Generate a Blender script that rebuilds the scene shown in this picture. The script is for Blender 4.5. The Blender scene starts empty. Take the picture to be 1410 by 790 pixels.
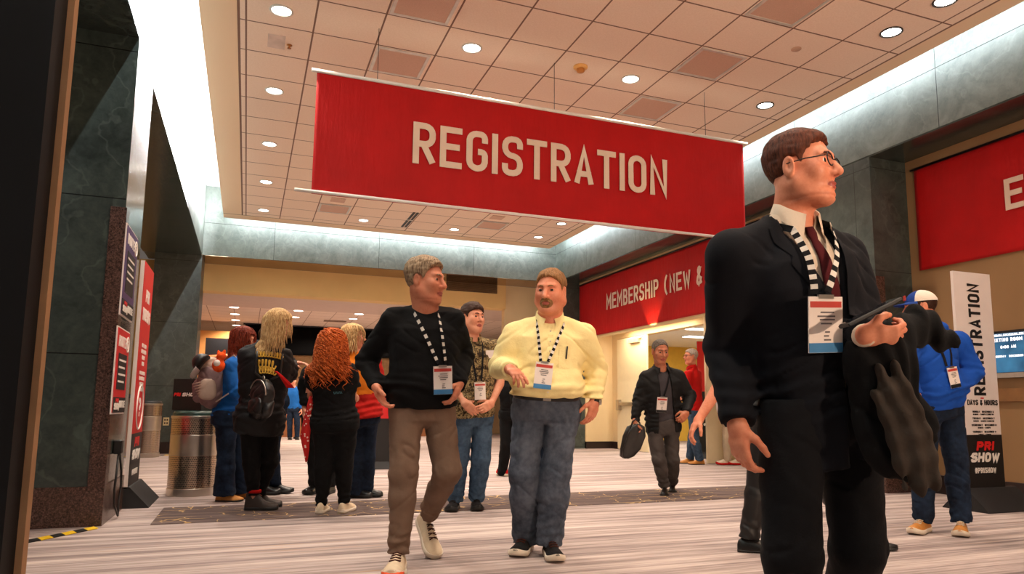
import bpy, math, random
import numpy as np
from math import sin, cos, pi, sqrt, radians
random.seed(7)
RNG = np.random.RandomState(11)
sc = bpy.context.scene
COL = sc.collection
V = lambda *a: np.array(a, float)
def nrm(a):
    a = np.asarray(a, float); n = np.linalg.norm(a); return a / n if n > 1e-9 else a

# ------------------------------------------------------------------ camera
FOC, YAW, PITCH, ROLL = 993.309, 0.37257, 0.12783, 0.00805
PX, PY, CH = 705 + 26.12, 395 + 40.72, 0.8821
_f = V(sin(YAW) * cos(PITCH), cos(YAW) * cos(PITCH), sin(PITCH))
_r0 = V(cos(YAW), -sin(YAW), 0); _u0 = np.cross(_r0, _f)
CR = cos(ROLL) * _r0 + sin(ROLL) * _u0
CU = -sin(ROLL) * _r0 + cos(ROLL) * _u0
CF = _f; CO = V(0, 0, CH)
cam_d = bpy.data.cameras.new('camera'); cam = bpy.data.objects.new('camera', cam_d); COL.objects.link(cam)
cam_d.sensor_fit = 'HORIZONTAL'; cam_d.sensor_width = 36.0
cam_d.lens = FOC * 36 / 1410; cam_d.shift_x = -26.12 / 1410; cam_d.shift_y = 40.72 / 1410
cam_d.clip_start = 0.05; cam_d.clip_end = 200
from mathutils import Matrix, Vector
cam.matrix_world = Matrix(((CR[0], CU[0], -CF[0], 0), (CR[1], CU[1], -CF[1], 0), (CR[2], CU[2], -CF[2], CH), (0, 0, 0, 1)))
sc.camera = cam
def ray(x, y): return CR * (x - PX) / FOC - CU * (y - PY) / FOC + CF
def W(x, y, dep):                      # point of the place seen along a sight line at a given distance
    return CO + ray(x, y) * dep
def onfloor(x, y, z=0.0):
    d = ray(x, y); return CO + d * ((z - CH) / d[2])
def depth(p): return float((np.asarray(p) - CO) @ CF)

# ------------------------------------------------------------------ materials
def lin(c): c /= 255.0; return c / 12.92 if c <= .04045 else ((c + .055) / 1.055) ** 2.4
def rgb(r, g, b): return (lin(r), lin(g), lin(b), 1)
MATS = {}
class NT:
    def __init__(s, name):
        s.m = bpy.data.materials.new(name); s.m.use_nodes = True; s.t = s.m.node_tree; s.b = s.t.nodes['Principled BSDF']; s.co = None
    def n(s, typ, **kw):
        x = s.t.nodes.new(typ)
        for k, v in kw.items():
            if k[0] == '_': x.inputs[k[1:].replace('_', ' ')].default_value = v
            else: setattr(x, k, v)
        return x
    def l(s, a, b): s.t.links.new(a, b)
    def coord(s, scale=(1, 1, 1), kind='Object'):
        c = s.n('ShaderNodeTexCoord'); mp = s.n('ShaderNodeMapping'); mp.inputs['Scale'].default_value = scale
        s.l(c.outputs[kind], mp.inputs['Vector']); return mp.outputs['Vector']
    def noise(s, vec, scale, detail=4, rough=.55, dist=0):
        x = s.n('ShaderNodeTexNoise', _Scale=scale, _Detail=detail, _Roughness=rough, _Distortion=dist); s.l(vec, x.inputs['Vector']); return x.outputs['Fac']
    def ramp(s, fac, stops):
        x = s.n('ShaderNodeValToRGB'); e = x.color_ramp.elements
        while len(e) < len(stops): e.new(.5)
        for i, (p, c) in enumerate(stops): e[i].position = p; e[i].color = c
        s.l(fac, x.inputs['Fac']); return x.outputs['Color']
    def mix(s, fac, a, b, mode='MIX'):
        x = s.n('ShaderNodeMix', data_type='RGBA', blend_type=mode)
        for v, k in ((fac, 0), (a, 6), (b, 7)):
            if hasattr(v, 'is_linked') or hasattr(v, 'links'): s.l(v, x.inputs[k])
            else: x.inputs[k].default_value = v
        return x.outputs[2]
    def math(s, op, a, b=0.0, c=0.0):
        x = s.n('ShaderNodeMath', operation=op)
        for i, v in enumerate((a, b, c)):
            if hasattr(v, 'links'): s.l(v, x.inputs[i])
            else: x.inputs[i].default_value = v
        return x.outputs[0]
    def bump(s, h, strength=.3, dist=.01):
        x = s.n('ShaderNodeBump', _Strength=strength, _Distance=dist); s.l(h, x.inputs['Height']); s.l(x.outputs['Normal'], s.b.inputs['Normal'])
    def base(s, c):
        if hasattr(c, 'links'): s.l(c, s.b.inputs['Base Color'])
        else: s.b.inputs['Base Color'].default_value = c
    def set(s, rough=None, metal=None, spec=None, **kw):
        if rough is not None: s.b.inputs['Roughness'].default_value = rough
        if metal is not None: s.b.inputs['Metallic'].default_value = metal
        if spec is not None: s.b.inputs['Specular IOR Level'].default_value = spec
        return s
def plain(name, c, rough=.6, metal=0, spec=.5, var=.12, scale=9, bump=0.0):
    if name in MATS: return MATS[name]
    t = NT(name); v = t.coord()
    f = t.noise(v, scale, 3)
    d = tuple(x * (1 - var) for x in c[:3]) + (1,); e = tuple(min(1, x * (1 + var)) for x in c[:3]) + (1,)
    t.base(t.ramp(f, [(.3, d), (.7, e)])); t.set(rough, metal, spec)
    if bump: t.bump(t.noise(v, scale * 6, 2), bump, .004)
    MATS[name] = t.m; return t.m
def cloth(name, c, weave=420, var=.18, rough=.9, fold=True, sheen=.0, bstr=.25):
    if name in MATS: return MATS[name]
    t = NT(name); v = t.coord()
    f = t.noise(v, 7, 5)
    d = tuple(x * (1 - var) for x in c[:3]) + (1,); e = tuple(min(1, x * (1 + var)) for x in c[:3]) + (1,)
    t.base(t.ramp(f, [(.3, d), (.7, e)])); t.set(rough, 0, .25)
    if sheen: t.b.inputs['Sheen Weight'].default_value = sheen
    h = t.noise(v, 26, 4, .6); w = t.noise(v, weave, 1)
    t.bump(t.math('ADD', h, t.math('MULTIPLY', w, .15)), bstr, .012)
    MATS[name] = t.m; return t.m
def emit(name, c, e):
    if name in MATS: return MATS[name]
    t = NT(name); t.base(c); t.b.inputs['Emission Color'].default_value = c; t.b.inputs['Emission Strength'].default_value = e
    MATS[name] = t.m; return t.m

# ------------------------------------------------------------------ mesh building
def mesh(name, vs, fs, mats=(), parent=None, smooth=False, mi=None, loc=None):
    """one mesh object from world coordinates; parent is an unrotated Empty"""
    vs = np.asarray(vs, float).reshape(-1, 3)
    off = np.zeros(3)
    if parent is not None: off = np.array(parent.get('_o', (0, 0, 0)), float)
    elif loc is not None: off = np.asarray(loc, float)
    me = bpy.data.meshes.new(name)
    if isinstance(fs, np.ndarray) and fs.ndim == 2:
        k = fs.shape[1]; me.vertices.add(len(vs)); me.vertices.foreach_set('co', (vs - off).astype(np.float32).ravel())
        me.loops.add(fs.size); me.loops.foreach_set('vertex_index', fs.astype(np.int32).ravel())
        me.polygons.add(len(fs)); me.polygons.foreach_set('loop_start', np.arange(0, fs.size, k, dtype=np.int32))
        me.polygons.foreach_set('loop_total', np.full(len(fs), k, np.int32)); me.update(calc_edges=True)
    else:
        me.from_pydata([tuple(v) for v in vs - off], [], [tuple(int(i) for i in f) for f in fs])
    for m in (mats if isinstance(mats, (list, tuple)) else [mats]): me.materials.append(m)
    if mi is not None: me.polygons.foreach_set('material_index', np.asarray(mi, np.int32))
    if smooth: me.polygons.foreach_set('use_smooth', np.ones(len(me.polygons), bool))
    me.update()
    o = bpy.data.objects.new(name, me); COL.objects.link(o)
    if parent is not None:
        o.parent = parent; o['_o'] = tuple(off)
    else:
        o.location = off; o['_o'] = tuple(off)
    return o
def empty(name, loc, label=None, cat=None, group=None):
    o = bpy.data.objects.new(name, None); o.empty_display_size = .1; COL.objects.link(o); o.location = loc; o['_o'] = tuple(float(x) for x in loc)
    if label: o['label'] = label
    if cat: o['category'] = cat
    if group: o['group'] = group
    return o
def tag(o, label, cat, group=None, kind=None):
    o['label'] = label; o['category'] = cat
    if group: o['group'] = group
    if kind: o['kind'] = kind
    return o
def struct(o, label=None):
    o['kind'] = 'structure'
    if label: o['label'] = label
    return o
class MB:
    """collects shapes; build() links them as one mesh object"""
    def __init__(s): s.v = []; s.f = []; s.m = []; s.n = 0
    def add(s, vs, fs, m=0):
        vs = np.asarray(vs, float).reshape(-1, 3)
        s.v.append(vs); s.f += [tuple(i + s.n for i in f) for f in fs]; s.m += [m] * len(fs); s.n += len(vs); return s
    def hexa(s, p, m=0):      # 8 points: bottom loop 0-3, top loop 4-7
        return s.add(p, [(3, 2, 1, 0), (4, 5, 6, 7), (0, 1, 5, 4), (1, 2, 6, 5), (2, 3, 7, 6), (3, 0, 4, 7)], m)
    def box(s, x0, x1, y0, y1, z0, z1, m=0):
        return s.hexa([(x0, y0, z0), (x1, y0, z0), (x1, y1, z0), (x0, y1, z0), (x0, y0, z1), (x1, y0, z1), (x1, y1, z1), (x0, y1, z1)], m)
    def obox(s, c, ax, ay, az, hx, hy, hz, m=0, bev=0.0):
        c, ax, ay, az = map(np.asarray, (c, ax, ay, az))
        if bev <= 0:
            P = [c + ax * hx * i + ay * hy * j + az * hz * k for k in (-1, 1) for i, j in ((-1, -1), (1, -1), (1, 1), (-1, 1))]
            return s.hexa(P, m)
        b = bev; lv = []
        for k, ins in ((-hz, b), (-hz + b, 0), (hz - b, 0), (hz, b)):
            L = []
            for sx, sy in ((-1, -1), (1, -1), (1, 1), (-1, 1)):
                X, Y = hx - ins, hy - ins
                q = [(sx * X, sy * (Y - b)), (sx * (X - b), sy * Y)]
                if sx * sy > 0: q = q[::1]
                L += [q[0], q[1]] if (sx, sy) in ((1, 1), (-1, -1)) else [q[1], q[0]]
            # order loop by angle
            L.sort(key=lambda t: math.atan2(t[1], t[0]))
            lv.append([c + ax * x + ay * y + az * k for x, y in L])
        n = 8; vs = sum(lv, []); fs = [tuple(range(n - 1, -1, -1)), tuple(range(3 * n, 4 * n))]
        for i in range(3):
            for j in range(n): fs.append((i * n + j, i * n + (j + 1) % n, (i + 1) * n + (j + 1) % n, (i + 1) * n + j))
        return s.add(vs, fs, m)
    def loft(s, rings, m=0, caps=True, closed=True):
        n = len(rings[0]); vs = np.concatenate([np.asarray(r, float).reshape(-1, 3) for r in rings]); fs = []
        for i in range(len(rings) - 1):
            for j in range(n if closed else n - 1): fs.append((i * n + j, i * n + (j + 1) % n, (i + 1) * n + (j + 1) % n, (i + 1) * n + j))
        if caps and closed: fs += [tuple(range(n - 1, -1, -1)), tuple((len(rings) - 1) * n + k for k in range(n))]
        return s.add(vs, fs, m)
    def lathe(s, c, prof, n=32, m=0, axis=(0, 0, 1), caps=True):
        az = nrm(axis); ax = nrm(np.cross(az, (0, 1, 0) if abs(az[1]) < .9 else (1, 0, 0))); ay = np.cross(az, ax)
        return s.loft([[np.asarray(c) + az * z + r * (ax * cos(2 * pi * k / n) + ay * sin(2 * pi * k / n)) for k in range(n)] for r, z in prof], m, caps)
    def tube(s, pts, r, n=8, m=0):
        pts = [np.asarray(p, float) for p in pts]; R = r if hasattr(r, '__len__') else [r] * len(pts); rings = []
        t0 = nrm(pts[1] - pts[0]); a = nrm(np.cross(t0, (0, 0, 1) if abs(t0[2]) < .9 else (1, 0, 0)))
        for i, p in enumerate(pts):
            t = nrm(pts[min(i + 1, len(pts) - 1)] - pts[max(i - 1, 0)]); a = nrm(a - t * (a @ t)); b = np.cross(t, a)
            rings.append([p + R[i] * (a * cos(2 * pi * k / n) + b * sin(2 * pi * k / n)) for k in range(n)])
        return s.loft(rings, m)
    def ribbon(s, pts, side, w, th, m=0):   # flat strap along pts; side = list of side vectors
        for i in range(len(pts) - 1):
            P = []
            for p, sd in ((pts[i], side[i]), (pts[i + 1], side[i + 1])):
                t = nrm(np.asarray(pts[i + 1]) - pts[i]); nn = nrm(np.cross(sd, t))
                P.append([p - sd * w / 2 - nn * th / 2, p + sd * w / 2 - nn * th / 2, p + sd * w / 2 + nn * th / 2, p - sd * w / 2 + nn * th / 2])
            s.loft(P, m[i] if hasattr(m, '__len__') else m)
        return s
    def build(s, name, mats, parent=None, smooth=False, loc=None):
        return mesh(name, np.concatenate(s.v), s.f, mats, parent, smooth, s.m if any(s.m) else None, loc)
def box_obj(name, mat, x0, x1, y0, y1, z0, z1, parent=None):
    return MB().box(x0, x1, y0, y1, z0, z1).build(name, mat, parent)

# ------------------------------------------------------------------ lettering: condensed stroke capitals
GL = {
 'A': ['00 26 40', '0.71.6 3.31.6'], 'B': ['00 06', '~06 3.86 3.83.1 03.1', '~03.1 43.1 40 00'], 'C': ['~44.6 46 06 00 40 41.4'], 'D': ['00 06', '~06 46 40 00'],
 'E': ['46 06 00 40', '03.1 3.43.1'], 'F': ['46 06 00', '03 3.43'], 'G': ['~44.5 46 06 00 40 42.9 2.22.9'], 'H': ['00 06', '40 46', '03 43'],
 'I': ['20 26'], 'J': ['~01.4 00 40 46'], 'K': ['00 06', '46 0.42.6', '1.43.6 40'], 'L': ['06 00 40'], 'M': ['00 06 22 46 40'],
 'N': ['00 06 40 46'], 'O': ['~03 06 46 40 00 03'], 'P': ['00 06', '~06 46 42.8 02.8'], 'Q': ['~03 06 46 40 00 03', '2.61.4 4.2-0.4'],
 'R': ['00 06', '~06 46 42.9 02.9', '1.82.9 40'], 'S': ['~44.4 46 06 03.1 43 40 00 01.6'], 'T': ['20 26', '06 46'], 'U': ['~06 00 40 46'],
 'V': ['06 20 46'], 'W': ['06 10 24.4 30 46'], 'X': ['00 46', '06 40'], 'Y': ['06 22.8 46', '22.8 20'], 'Z': ['06 46 00 40'],
 '&': ['~40 0.65 2.26.4 3.25 0.22 0.30 2.40 42.4'], '(': ['~3.36.8 14.8 11.2 3.3-0.8'], ')': ['~0.76.8 34.8 31.2 0.7-0.8'], '?': ['~04.6 06 46 43.2 22.8 21.7', '20.5 20'],
 '-': ['0.83 3.23'], ':': ['21 21.5', '24 24.5'], '#': ['0.80 1.46', '2.60 3.26', '02 42', '04 44'], '.': ['20 20.5'],
 '0': ['~03 06 46 40 00 03'], '1': ['0.64.8 26 20'], '2': ['~04.6 06 46 43.6 0.40', '00 40'], '3': ['~04.8 06 46 43 1.43', '~1.43 43 40 00 01.2'],
 '4': ['30 36 02 42'], '5': ['46 06 03.4', '~03.4 43.6 40 00 01.2'], '6': ['~44.8 46 06 00 40 43.3 03.3'], '7': ['06 46 1.20'],
 '8': ['~03 06 46 40 00 03', '0.53 3.53'], '9': ['~01.2 00 40 46 06 02.8 42.8'], '!': ['22 26', '20 20.6'],
}
def _pts(s):
    out = []
    for tok in s.split():              # x then y, each one digit or a decimal
        i = 3 if len(tok) > 2 and tok[1] == '.' else 1
        out.append((float(tok[:i]), float(tok[i:])))
    return out
def glyph_strokes(ch):
    res = []
    for s in GL.get(ch, []):
        rd = s[0] == '~'; res.append((_pts(s[1:] if rd else s), rd))
    return res
def _round(P, r, cl=False):
    out = [P[0]]
    for i in range(1, len(P) - 1):
        a, b, c = (np.array(q, float) for q in P[i - 1:i + 2]); u = a - b; v = c - b; lu, lv = np.linalg.norm(u), np.linalg.norm(v)
        rr = min(r, lu * .5, lv * .5)
        if rr < 1e-6: out.append(tuple(b)); continue
        u = u / lu * rr; v = v / lv * rr
        for k in range(5):
            t = k / 4; out.append(tuple((1 - t) ** 2 * (b + u) + 2 * t * (1 - t) * (b + .12 * (u + v)) + t * t * (b + v)))
    out.append(P[-1]); return out
def text_mb(txt, org, right, up, h, cw, th, gap, depth=.004, shear=0, mb=None, m=0, center=False, spacew=.5):
    """stroke lettering: h cap height, cw letter width, th stroke thickness, gap between letters"""
    mb = mb or MB(); org, right, up = np.asarray(org, float), nrm(right), nrm(up); nz = np.cross(right, up)
    def adv(ch): return {' ': cw * spacew, 'I': th, '.': th, ':': th, '1': cw * .75, 'M': cw * 1.25, 'W': cw * 1.3, '(': cw * .95, ')': cw * .95, '!': th}.get(ch, cw)
    tot = sum(adv(c) + gap for c in txt) - gap
    x = -tot / 2 if center else 0.0
    for ch in txt:
        w = adv(ch)
        for si, (P, rd) in enumerate(glyph_strokes(ch)):
            dz = depth * (1 + .22 * si)
            sx = (w - th) / 4 if ch not in 'I.:!' else 0
            Q = [(x + th / 2 + (px if ch not in 'I.:!' else 0) * sx, th / 2 + py * (h - th) / 6) for px, py in P]
            if rd: Q = _round(Q, cw * .32)
            Q = [np.array(q) for q in Q]; closed = rd and len(P) > 4 and P[0] == P[-2] and P[1] == P[-1]
            L, Rr = [], []
            for i, q in enumerate(Q):
                d0 = nrm(Q[i] - Q[i - 1]) if i > 0 else nrm(Q[1] - Q[0]); d1 = nrm(Q[i + 1] - Q[i]) if i < len(Q) - 1 else d0
                t = nrm(d0 + d1) if np.linalg.norm(d0 + d1) > .2 else d0; n = np.array([-t[1], t[0]]); n0 = np.array([-d0[1], d0[0]])
                k = min(1 / max(n @ n0, .35), 2.2)
                e = 0
                if i == 0: e = -1
                if i == len(Q) - 1: e = 1
                if P[0] == P[-1] or (rd and e and not (abs(t[0]) < .15 and P[0 if e < 0 else -1][1] in (0, 6))): e = 0
                q2 = q + (t * th * .5 * e if not rd or True else 0) * (1 if (abs(t[0]) < .15 or abs(t[1]) < .15) and not (0 < i < len(Q) - 1) else (.0 if 0 < i < len(Q) - 1 else .35))
                L.append(q2 + n * th / 2 * k); Rr.append(q2 - n * th / 2 * k)
            for i in range(len(Q) - 1):
                quad = [Rr[i], Rr[i + 1], L[i + 1], L[i]]
                w3 = [org + right * (a[0] + shear * a[1]) + up * a[1] for a in quad]
                mb.hexa(w3 + [p + nz * (dz + .00009 * i) for p in w3], m)
        x += w + gap
    return mb
# ================================================================== the setting
XL, XR, HB, YB, ZC = -.96, 6.6, 3.85, 15.33, 4.519
XW = 7.16                      # recessed wall behind the openings on the registration side
def stone(name, c0, c1, rough=.45, panel=1.25, zp=None, vein=.15, offs=(0, 0, 0), spec=.5):
    t = NT(name); v = t.coord()
    a = t.noise(v, 2.2, 8, .62, 1.2); b = t.noise(v, 14, 6, .7, .6)
    col = t.ramp(t.math('ADD', t.math('MULTIPLY', a, .65), t.math('MULTIPLY', b, .35)), [(.32, c0), (.52, tuple((x + y) / 2 for x, y in zip(c0, c1))), (.72, c1)])
    w = t.n('ShaderNodeTexWave', _Scale=.9, _Distortion=14.0, _Detail=5.0); w.inputs['Detail Scale'].default_value = 1.6; t.l(v, w.inputs['Vector'])
    vm = t.ramp(w.outputs['Fac'], [(.0, (1, 1, 1, 1)), (.025, (0, 0, 0, 1))])
    lc = tuple(min(1, x * 2.6 + .03) for x in c1[:3]) + (1,)
    col = t.mix(t.math('MULTIPLY', vm, vein), col, lc)
    # panel joints
    sx = t.n('ShaderNodeSeparateXYZ'); t.l(t.coord(), sx.inputs[0])
    js = None
    for ax, per, off in (('X', panel, offs[0]), ('Y', panel, offs[1]), ('Z', zp or 1.22, offs[2])):
        if per <= 0: continue
        fr = t.math('FRACT', t.math('DIVIDE', t.math('ADD', sx.outputs[ax], 50 * per - off), per))
        k = t.math('LESS_THAN', t.math('ABSOLUTE', t.math('SUBTRACT', fr, .5)), .5 - .004 / per)
        k = t.math('SUBTRACT', 1.0, k)
        js = k if js is None else t.math('MAXIMUM', js, k)
    col = t.mix(js, col, (.006, .007, .007, 1))
    t.base(col); t.set(rough, 0, spec); t.bump(t.math('SUBTRACT', b, js), .12, .01)
    return t.m
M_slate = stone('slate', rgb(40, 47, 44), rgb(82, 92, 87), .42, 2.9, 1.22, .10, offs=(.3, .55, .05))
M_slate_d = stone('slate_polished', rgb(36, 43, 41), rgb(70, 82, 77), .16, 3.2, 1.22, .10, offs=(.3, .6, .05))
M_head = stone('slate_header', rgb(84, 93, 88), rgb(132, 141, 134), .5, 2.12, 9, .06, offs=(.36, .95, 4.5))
M_sof = plain('soffit_mirror', rgb(150, 128, 108), .04, .95, .5, .05, 3)
t = NT('granite'); v = t.coord(); t.base(t.ramp(t.noise(v, 90, 3, .8), [(.35, rgb(28, 18, 16)), (.55, rgb(82, 58, 50)), (.75, rgb(120, 92, 80))])); t.set(.25); M_gran = t.m
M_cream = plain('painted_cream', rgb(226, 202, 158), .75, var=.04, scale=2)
M_tan = plain('painted_tan', rgb(224, 190, 128), .75, var=.04, scale=2); M_rec = plain('painted_tan_shaded', rgb(146, 112, 74), .75, var=.04, scale=2)  # M_rec is the tan darkened: shade of the unlit recess put into colour
M_base = plain('dark_skirting', rgb(38, 24, 22), .4)
M_black = plain('black_paint', rgb(14, 14, 16), .5)
M_white = plain('white_paint', rgb(235, 232, 226), .5, var=.03)
M_darkmetal = plain('dark_metal', rgb(40, 40, 44), .35, .8)
M_steel = plain('brushed_steel', rgb(190, 182, 172), .28, 1, var=.05)
M_wood = plain('warm_wood', rgb(134, 82, 46), .5, var=.25, scale=5)

# carpet: woven streaks along the hall's width
t = NT('carpet'); v1 = t.coord((1.1, 42, 1)); v2 = t.coord((.35, 8.5, 1)); v3 = t.coord((5, 90, 1)); v4 = t.coord()
s1 = t.noise(v1, 1.0, 3, .6); s2 = t.noise(v2, 1.0, 2); s3 = t.noise(v3, 1.0, 2); s4 = t.noise(v4, .55, 2)
f = t.math('ADD', t.math('ADD', t.math('MULTIPLY', s1, .36), t.math('MULTIPLY', s2, .48)), t.math('MULTIPLY', s3, .16))
col = t.ramp(f, [(.34, rgb(98, 87, 86)), (.46, rgb(150, 136, 133)), (.53, rgb(178, 163, 158)), (.67, rgb(212, 198, 190))])
gold = t.ramp(t.noise(t.coord((.8, 20, 1)), 1.0, 3), [(.60, (0, 0, 0, 1)), (.70, (1, 1, 1, 1))])
gm = t.math('MULTIPLY', gold, t.ramp(t.noise(t.coord((1, 1, 1)), .35, 1), [(.45, (0, 0, 0, 1)), (.62, (1, 1, 1, 1))]))
col = t.mix(t.math('MULTIPLY', gm, .45), col, rgb(190, 138, 74))
t.base(col); t.set(.95, 0, .1); t.bump(t.math('ADD', s1, s3), .35, .01); M_carpet = t.m
fl = struct(box_obj('floor', M_carpet, -9, 14, -6, 30, -.1, 0), 'pale mauve carpet with woven streaks')
# the darker border strip with golden veins
t = NT('carpet_border'); v = t.coord(); va = t.n('ShaderNodeTexVoronoi', feature='DISTANCE_TO_EDGE', _Scale=4.6); nz = t.n('ShaderNodeTexNoise', _Scale=2.2, _Detail=3.0)
t.l(t.coord(), nz.inputs['Vector']); t.l(t.mix(.35, v, nz.outputs['Color'], 'ADD'), va.inputs['Vector'])
vm = t.ramp(va.outputs['Distance'], [(.0, (1, 1, 1, 1)), (.022, (0, 0, 0, 1))]); brk = t.ramp(t.noise(v, 2.6, 2), [(.43, (0, 0, 0, 1)), (.50, (1, 1, 1, 1))])
bc = t.ramp(t.noise(t.coord((1.2, 30, 1)), 1.0, 4), [(.3, rgb(64, 54, 54)), (.7, rgb(124, 108, 104))])
t.base(t.mix(t.math('MULTIPLY', vm, brk), bc, rgb(226, 188, 124))); t.set(.95, 0, .1); M_border = t.m
b = box_obj('trim_1', M_border, -.62, 6.9, 6.22, 7.18, -.05, .006); struct(b, 'dark carpet border strip with golden veins')

# ceiling: lay-in tiles in a plaster frame, floating below the coves
GX, GY, TS = -.19663, 4.5354, .61
t = NT('ceiling_tiles'); sx = t.n('ShaderNodeSeparateXYZ'); t.l(t.coord(), sx.inputs[0])
def cell(ax, off, half=.0085):
    fr = t.math('FRACT', t.math('DIVIDE', t.math('ADD', sx.outputs[ax], 61.0 - off), TS))
    return t.math('GREATER_THAN', t.math('ABSOLUTE', t.math('SUBTRACT', fr, .5)), .5 - half / TS)
lines = t.math('MAXIMUM', cell('X', GX), cell('Y', GY))
def edge(ax, p, half=.012): return t.math('LESS_THAN', t.math('ABSOLUTE', t.math('SUBTRACT', sx.outputs[ax], p)), half)
inx = t.math('MULTIPLY', t.math('GREATER_THAN', sx.outputs['X'], -.262), t.math('LESS_THAN', sx.outputs['X'], 6.035))
iny = t.math('LESS_THAN', sx.outputs['Y'], 14.52); ins = t.math('MULTIPLY', inx, iny)
lines = t.math('MULTIPLY', lines, ins)
fr = t.math('MAXIMUM', t.math('MAXIMUM', edge('X', -.262), edge('X', 6.035)), edge('Y', 14.52)); fr = t.math('MULTIPLY', fr, t.math('LESS_THAN', sx.outputs['Y'], 14.54))
lines = t.math('MAXIMUM', lines, fr)
tile = t.ramp(t.noise(t.coord(), 60, 3, .8), [(.35, rgb(238, 216, 196)), (.65, rgb(246, 226, 208))])
col = t.mix(ins, rgb(236, 208, 176), tile); col = t.mix(lines, col, rgb(132, 104, 90))
t.base(col); t.set(.85, 0, .2); t.bump(t.math('SUBTRACT', 1.0, lines), .25, .01); M_ceil = t.m
mb = MB().box(-.60, 6.25, -6, 14.86, ZC, ZC + .1)
struct(mb.build('ceiling', M_ceil), 'white lay-in tile ceiling in a plaster frame')
struct(box_obj('ceiling_slab', M_white, -2.2, 7.4, -6, 16.4, 5.25, 5.4))

# walls with headers, left side
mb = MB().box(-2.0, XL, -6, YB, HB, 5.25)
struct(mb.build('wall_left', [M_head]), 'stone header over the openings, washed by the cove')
struct(MB().box(-2.0, XL - .002, -6, YB, HB - .02, HB - .001).build('trim_2', M_slate_d), 'dark polished stone soffit')
mb = MB().box(-2.0, XL, 6.28, 7.2, 0, HB - .02); struct(mb.build('wall_left_pillar', M_slate_d), 'dark green slate pillar')
mb = MB().box(-2.02, XL + .012, 6.262, 7.215, 0, .29, 0); mb.box(XL - .10, XL + .012, 6.262, 6.40, .29, 2.42, 0); struct(mb.build('baseboard_left', M_gran), 'speckled granite skirting and corner guard')
mb = MB().box(-1.79, XL, YB, 16.3, 0, HB); struct(mb.build('wall_left_far_pillar', M_slate), 'second slate pillar')
struct(MB().box(-1.80, XL + .012, YB - .015, 16.3, 0, .22).build('baseboard_left_far', M_base))
# back header
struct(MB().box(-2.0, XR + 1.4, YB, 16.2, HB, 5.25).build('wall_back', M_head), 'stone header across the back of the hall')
struct(MB().box(XL, XR, YB + .002, 16.2, HB - .012, HB - .001).build('trim_3', M_sof), 'mirror polished soffit')
# right side
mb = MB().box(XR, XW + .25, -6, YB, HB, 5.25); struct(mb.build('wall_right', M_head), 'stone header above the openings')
struct(MB().box(XR + .002, XW + .25, -6, YB, HB - .02, HB - .001).build('trim_4', M_slate_d))
mb = MB().box(XR, XW + .25, 6.11, 7.55, 0, HB - .02); struct(mb.build('wall_right_pillar', M_slate), 'slate pillar between the two openings')
struct(MB().box(XR - .015, XW + .1, 6.095, 7.565, 0, .22).box(XR - .01, XR + .12, 6.095, 6.21, .22, 2.42).build('baseboard_right', M_gran))
mb = MB().box(XR, XW + 1.0, 15.2, 16.2, 0, HB - .02); struct(mb.build('wall_right_far_pillar', M_slate), 'slate jamb at the far corner')
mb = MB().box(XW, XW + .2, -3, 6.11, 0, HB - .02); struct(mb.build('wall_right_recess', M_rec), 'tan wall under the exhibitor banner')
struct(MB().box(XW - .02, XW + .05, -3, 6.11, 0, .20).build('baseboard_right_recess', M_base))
# fascia beam over the vestibule, vestibule ceiling and door wall
struct(MB().box(XW, XW + .2, 7.55, 15.2, 2.50, HB - .02).build('wall_right_fascia', M_cream))
struct(MB().box(XW + .2, 8.3, 7.55, 15.2, 2.66, 2.76).build('ceiling_vestibule', M_cream))
mb = MB().box(8.0, 8.2, 14.85, 15.2, 0, 2.7); mb.box(8.0, 8.2, 10.0, 14.85, 2.52, 2.7); mb.box(8.0, 8.2, 7.55, 10.35, 0, 2.7)
struct(mb.build('wall_right_vestibule', M_cream), 'cream wall with the double doorway')
struct(MB().box(7.97, 8.05, 14.86, 15.2, 0, .16).build('baseboard_vestibule', M_base))
struct(MB().box(7.3, 8.2, 15.16, 15.24, 0, 2.7).build('wall_vestibule_end', M_cream))
struct(MB().box(7.3, 8.2, 15.14, 15.2, 0, .16).build('baseboard_vestibule_end', M_base))
# room behind the doorway
M_yel = plain('yellow_wall', rgb(222, 180, 70), .7, var=.05)
struct(MB().box(8.2, 13.5, 18.3, 18.5, 0, 3).box(13.4, 13.6, 7, 18.5, 0, 3).build('wall_meeting_room', M_yel))
struct(MB().box(8.2, 13.6, 7, 18.5, 2.75, 2.85).build('ceiling_meeting_room', M_white))
# lobby beyond
struct(MB().box(-4, 5.68, 16.2, 16.6, 3.27, HB - .015).build('wall_lobby_bulkhead', M_tan), 'tan bulkhead with a long air grille')
struct(MB().box(-4, 8.2, 16.6, 18.6, 3.27, 3.4).build('ceiling_lobby_plaster', plain('lobby_plaster', rgb(206, 186, 176), .8, var=.03)))
t = NT('lobby_tiles'); sx = t.n('ShaderNodeSeparateXYZ'); t.l(t.coord(), sx.inputs[0])
ln = t.math('MAXIMUM', cell('X', .2), cell('Y', .3)); t.base(t.mix(ln, rgb(226, 208, 196), rgb(160, 134, 120))); t.set(.85); M_lob = t.m
struct(MB().box(-5, 14, 18.6, 27, 3.30, 3.4).build('ceiling_lobby', M_lob))
struct(MB().box(5.68, 8.2, 16.3, 16.5, 0, HB).build('wall_lobby_side', M_cream))
struct(MB().box(5.66, 8.2, 16.28, 16.3, 0, .16).build('baseboard_lobby_side', M_base))
struct(MB().box(-5, 14, 25.2, 25.4, 0, 3.3).build('wall_lobby_end', M_cream))
struct(MB().box(-5, -4.8, 16, 25.2, 0, 3.85).build('wall_lobby_far_left', M_tan))
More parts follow.
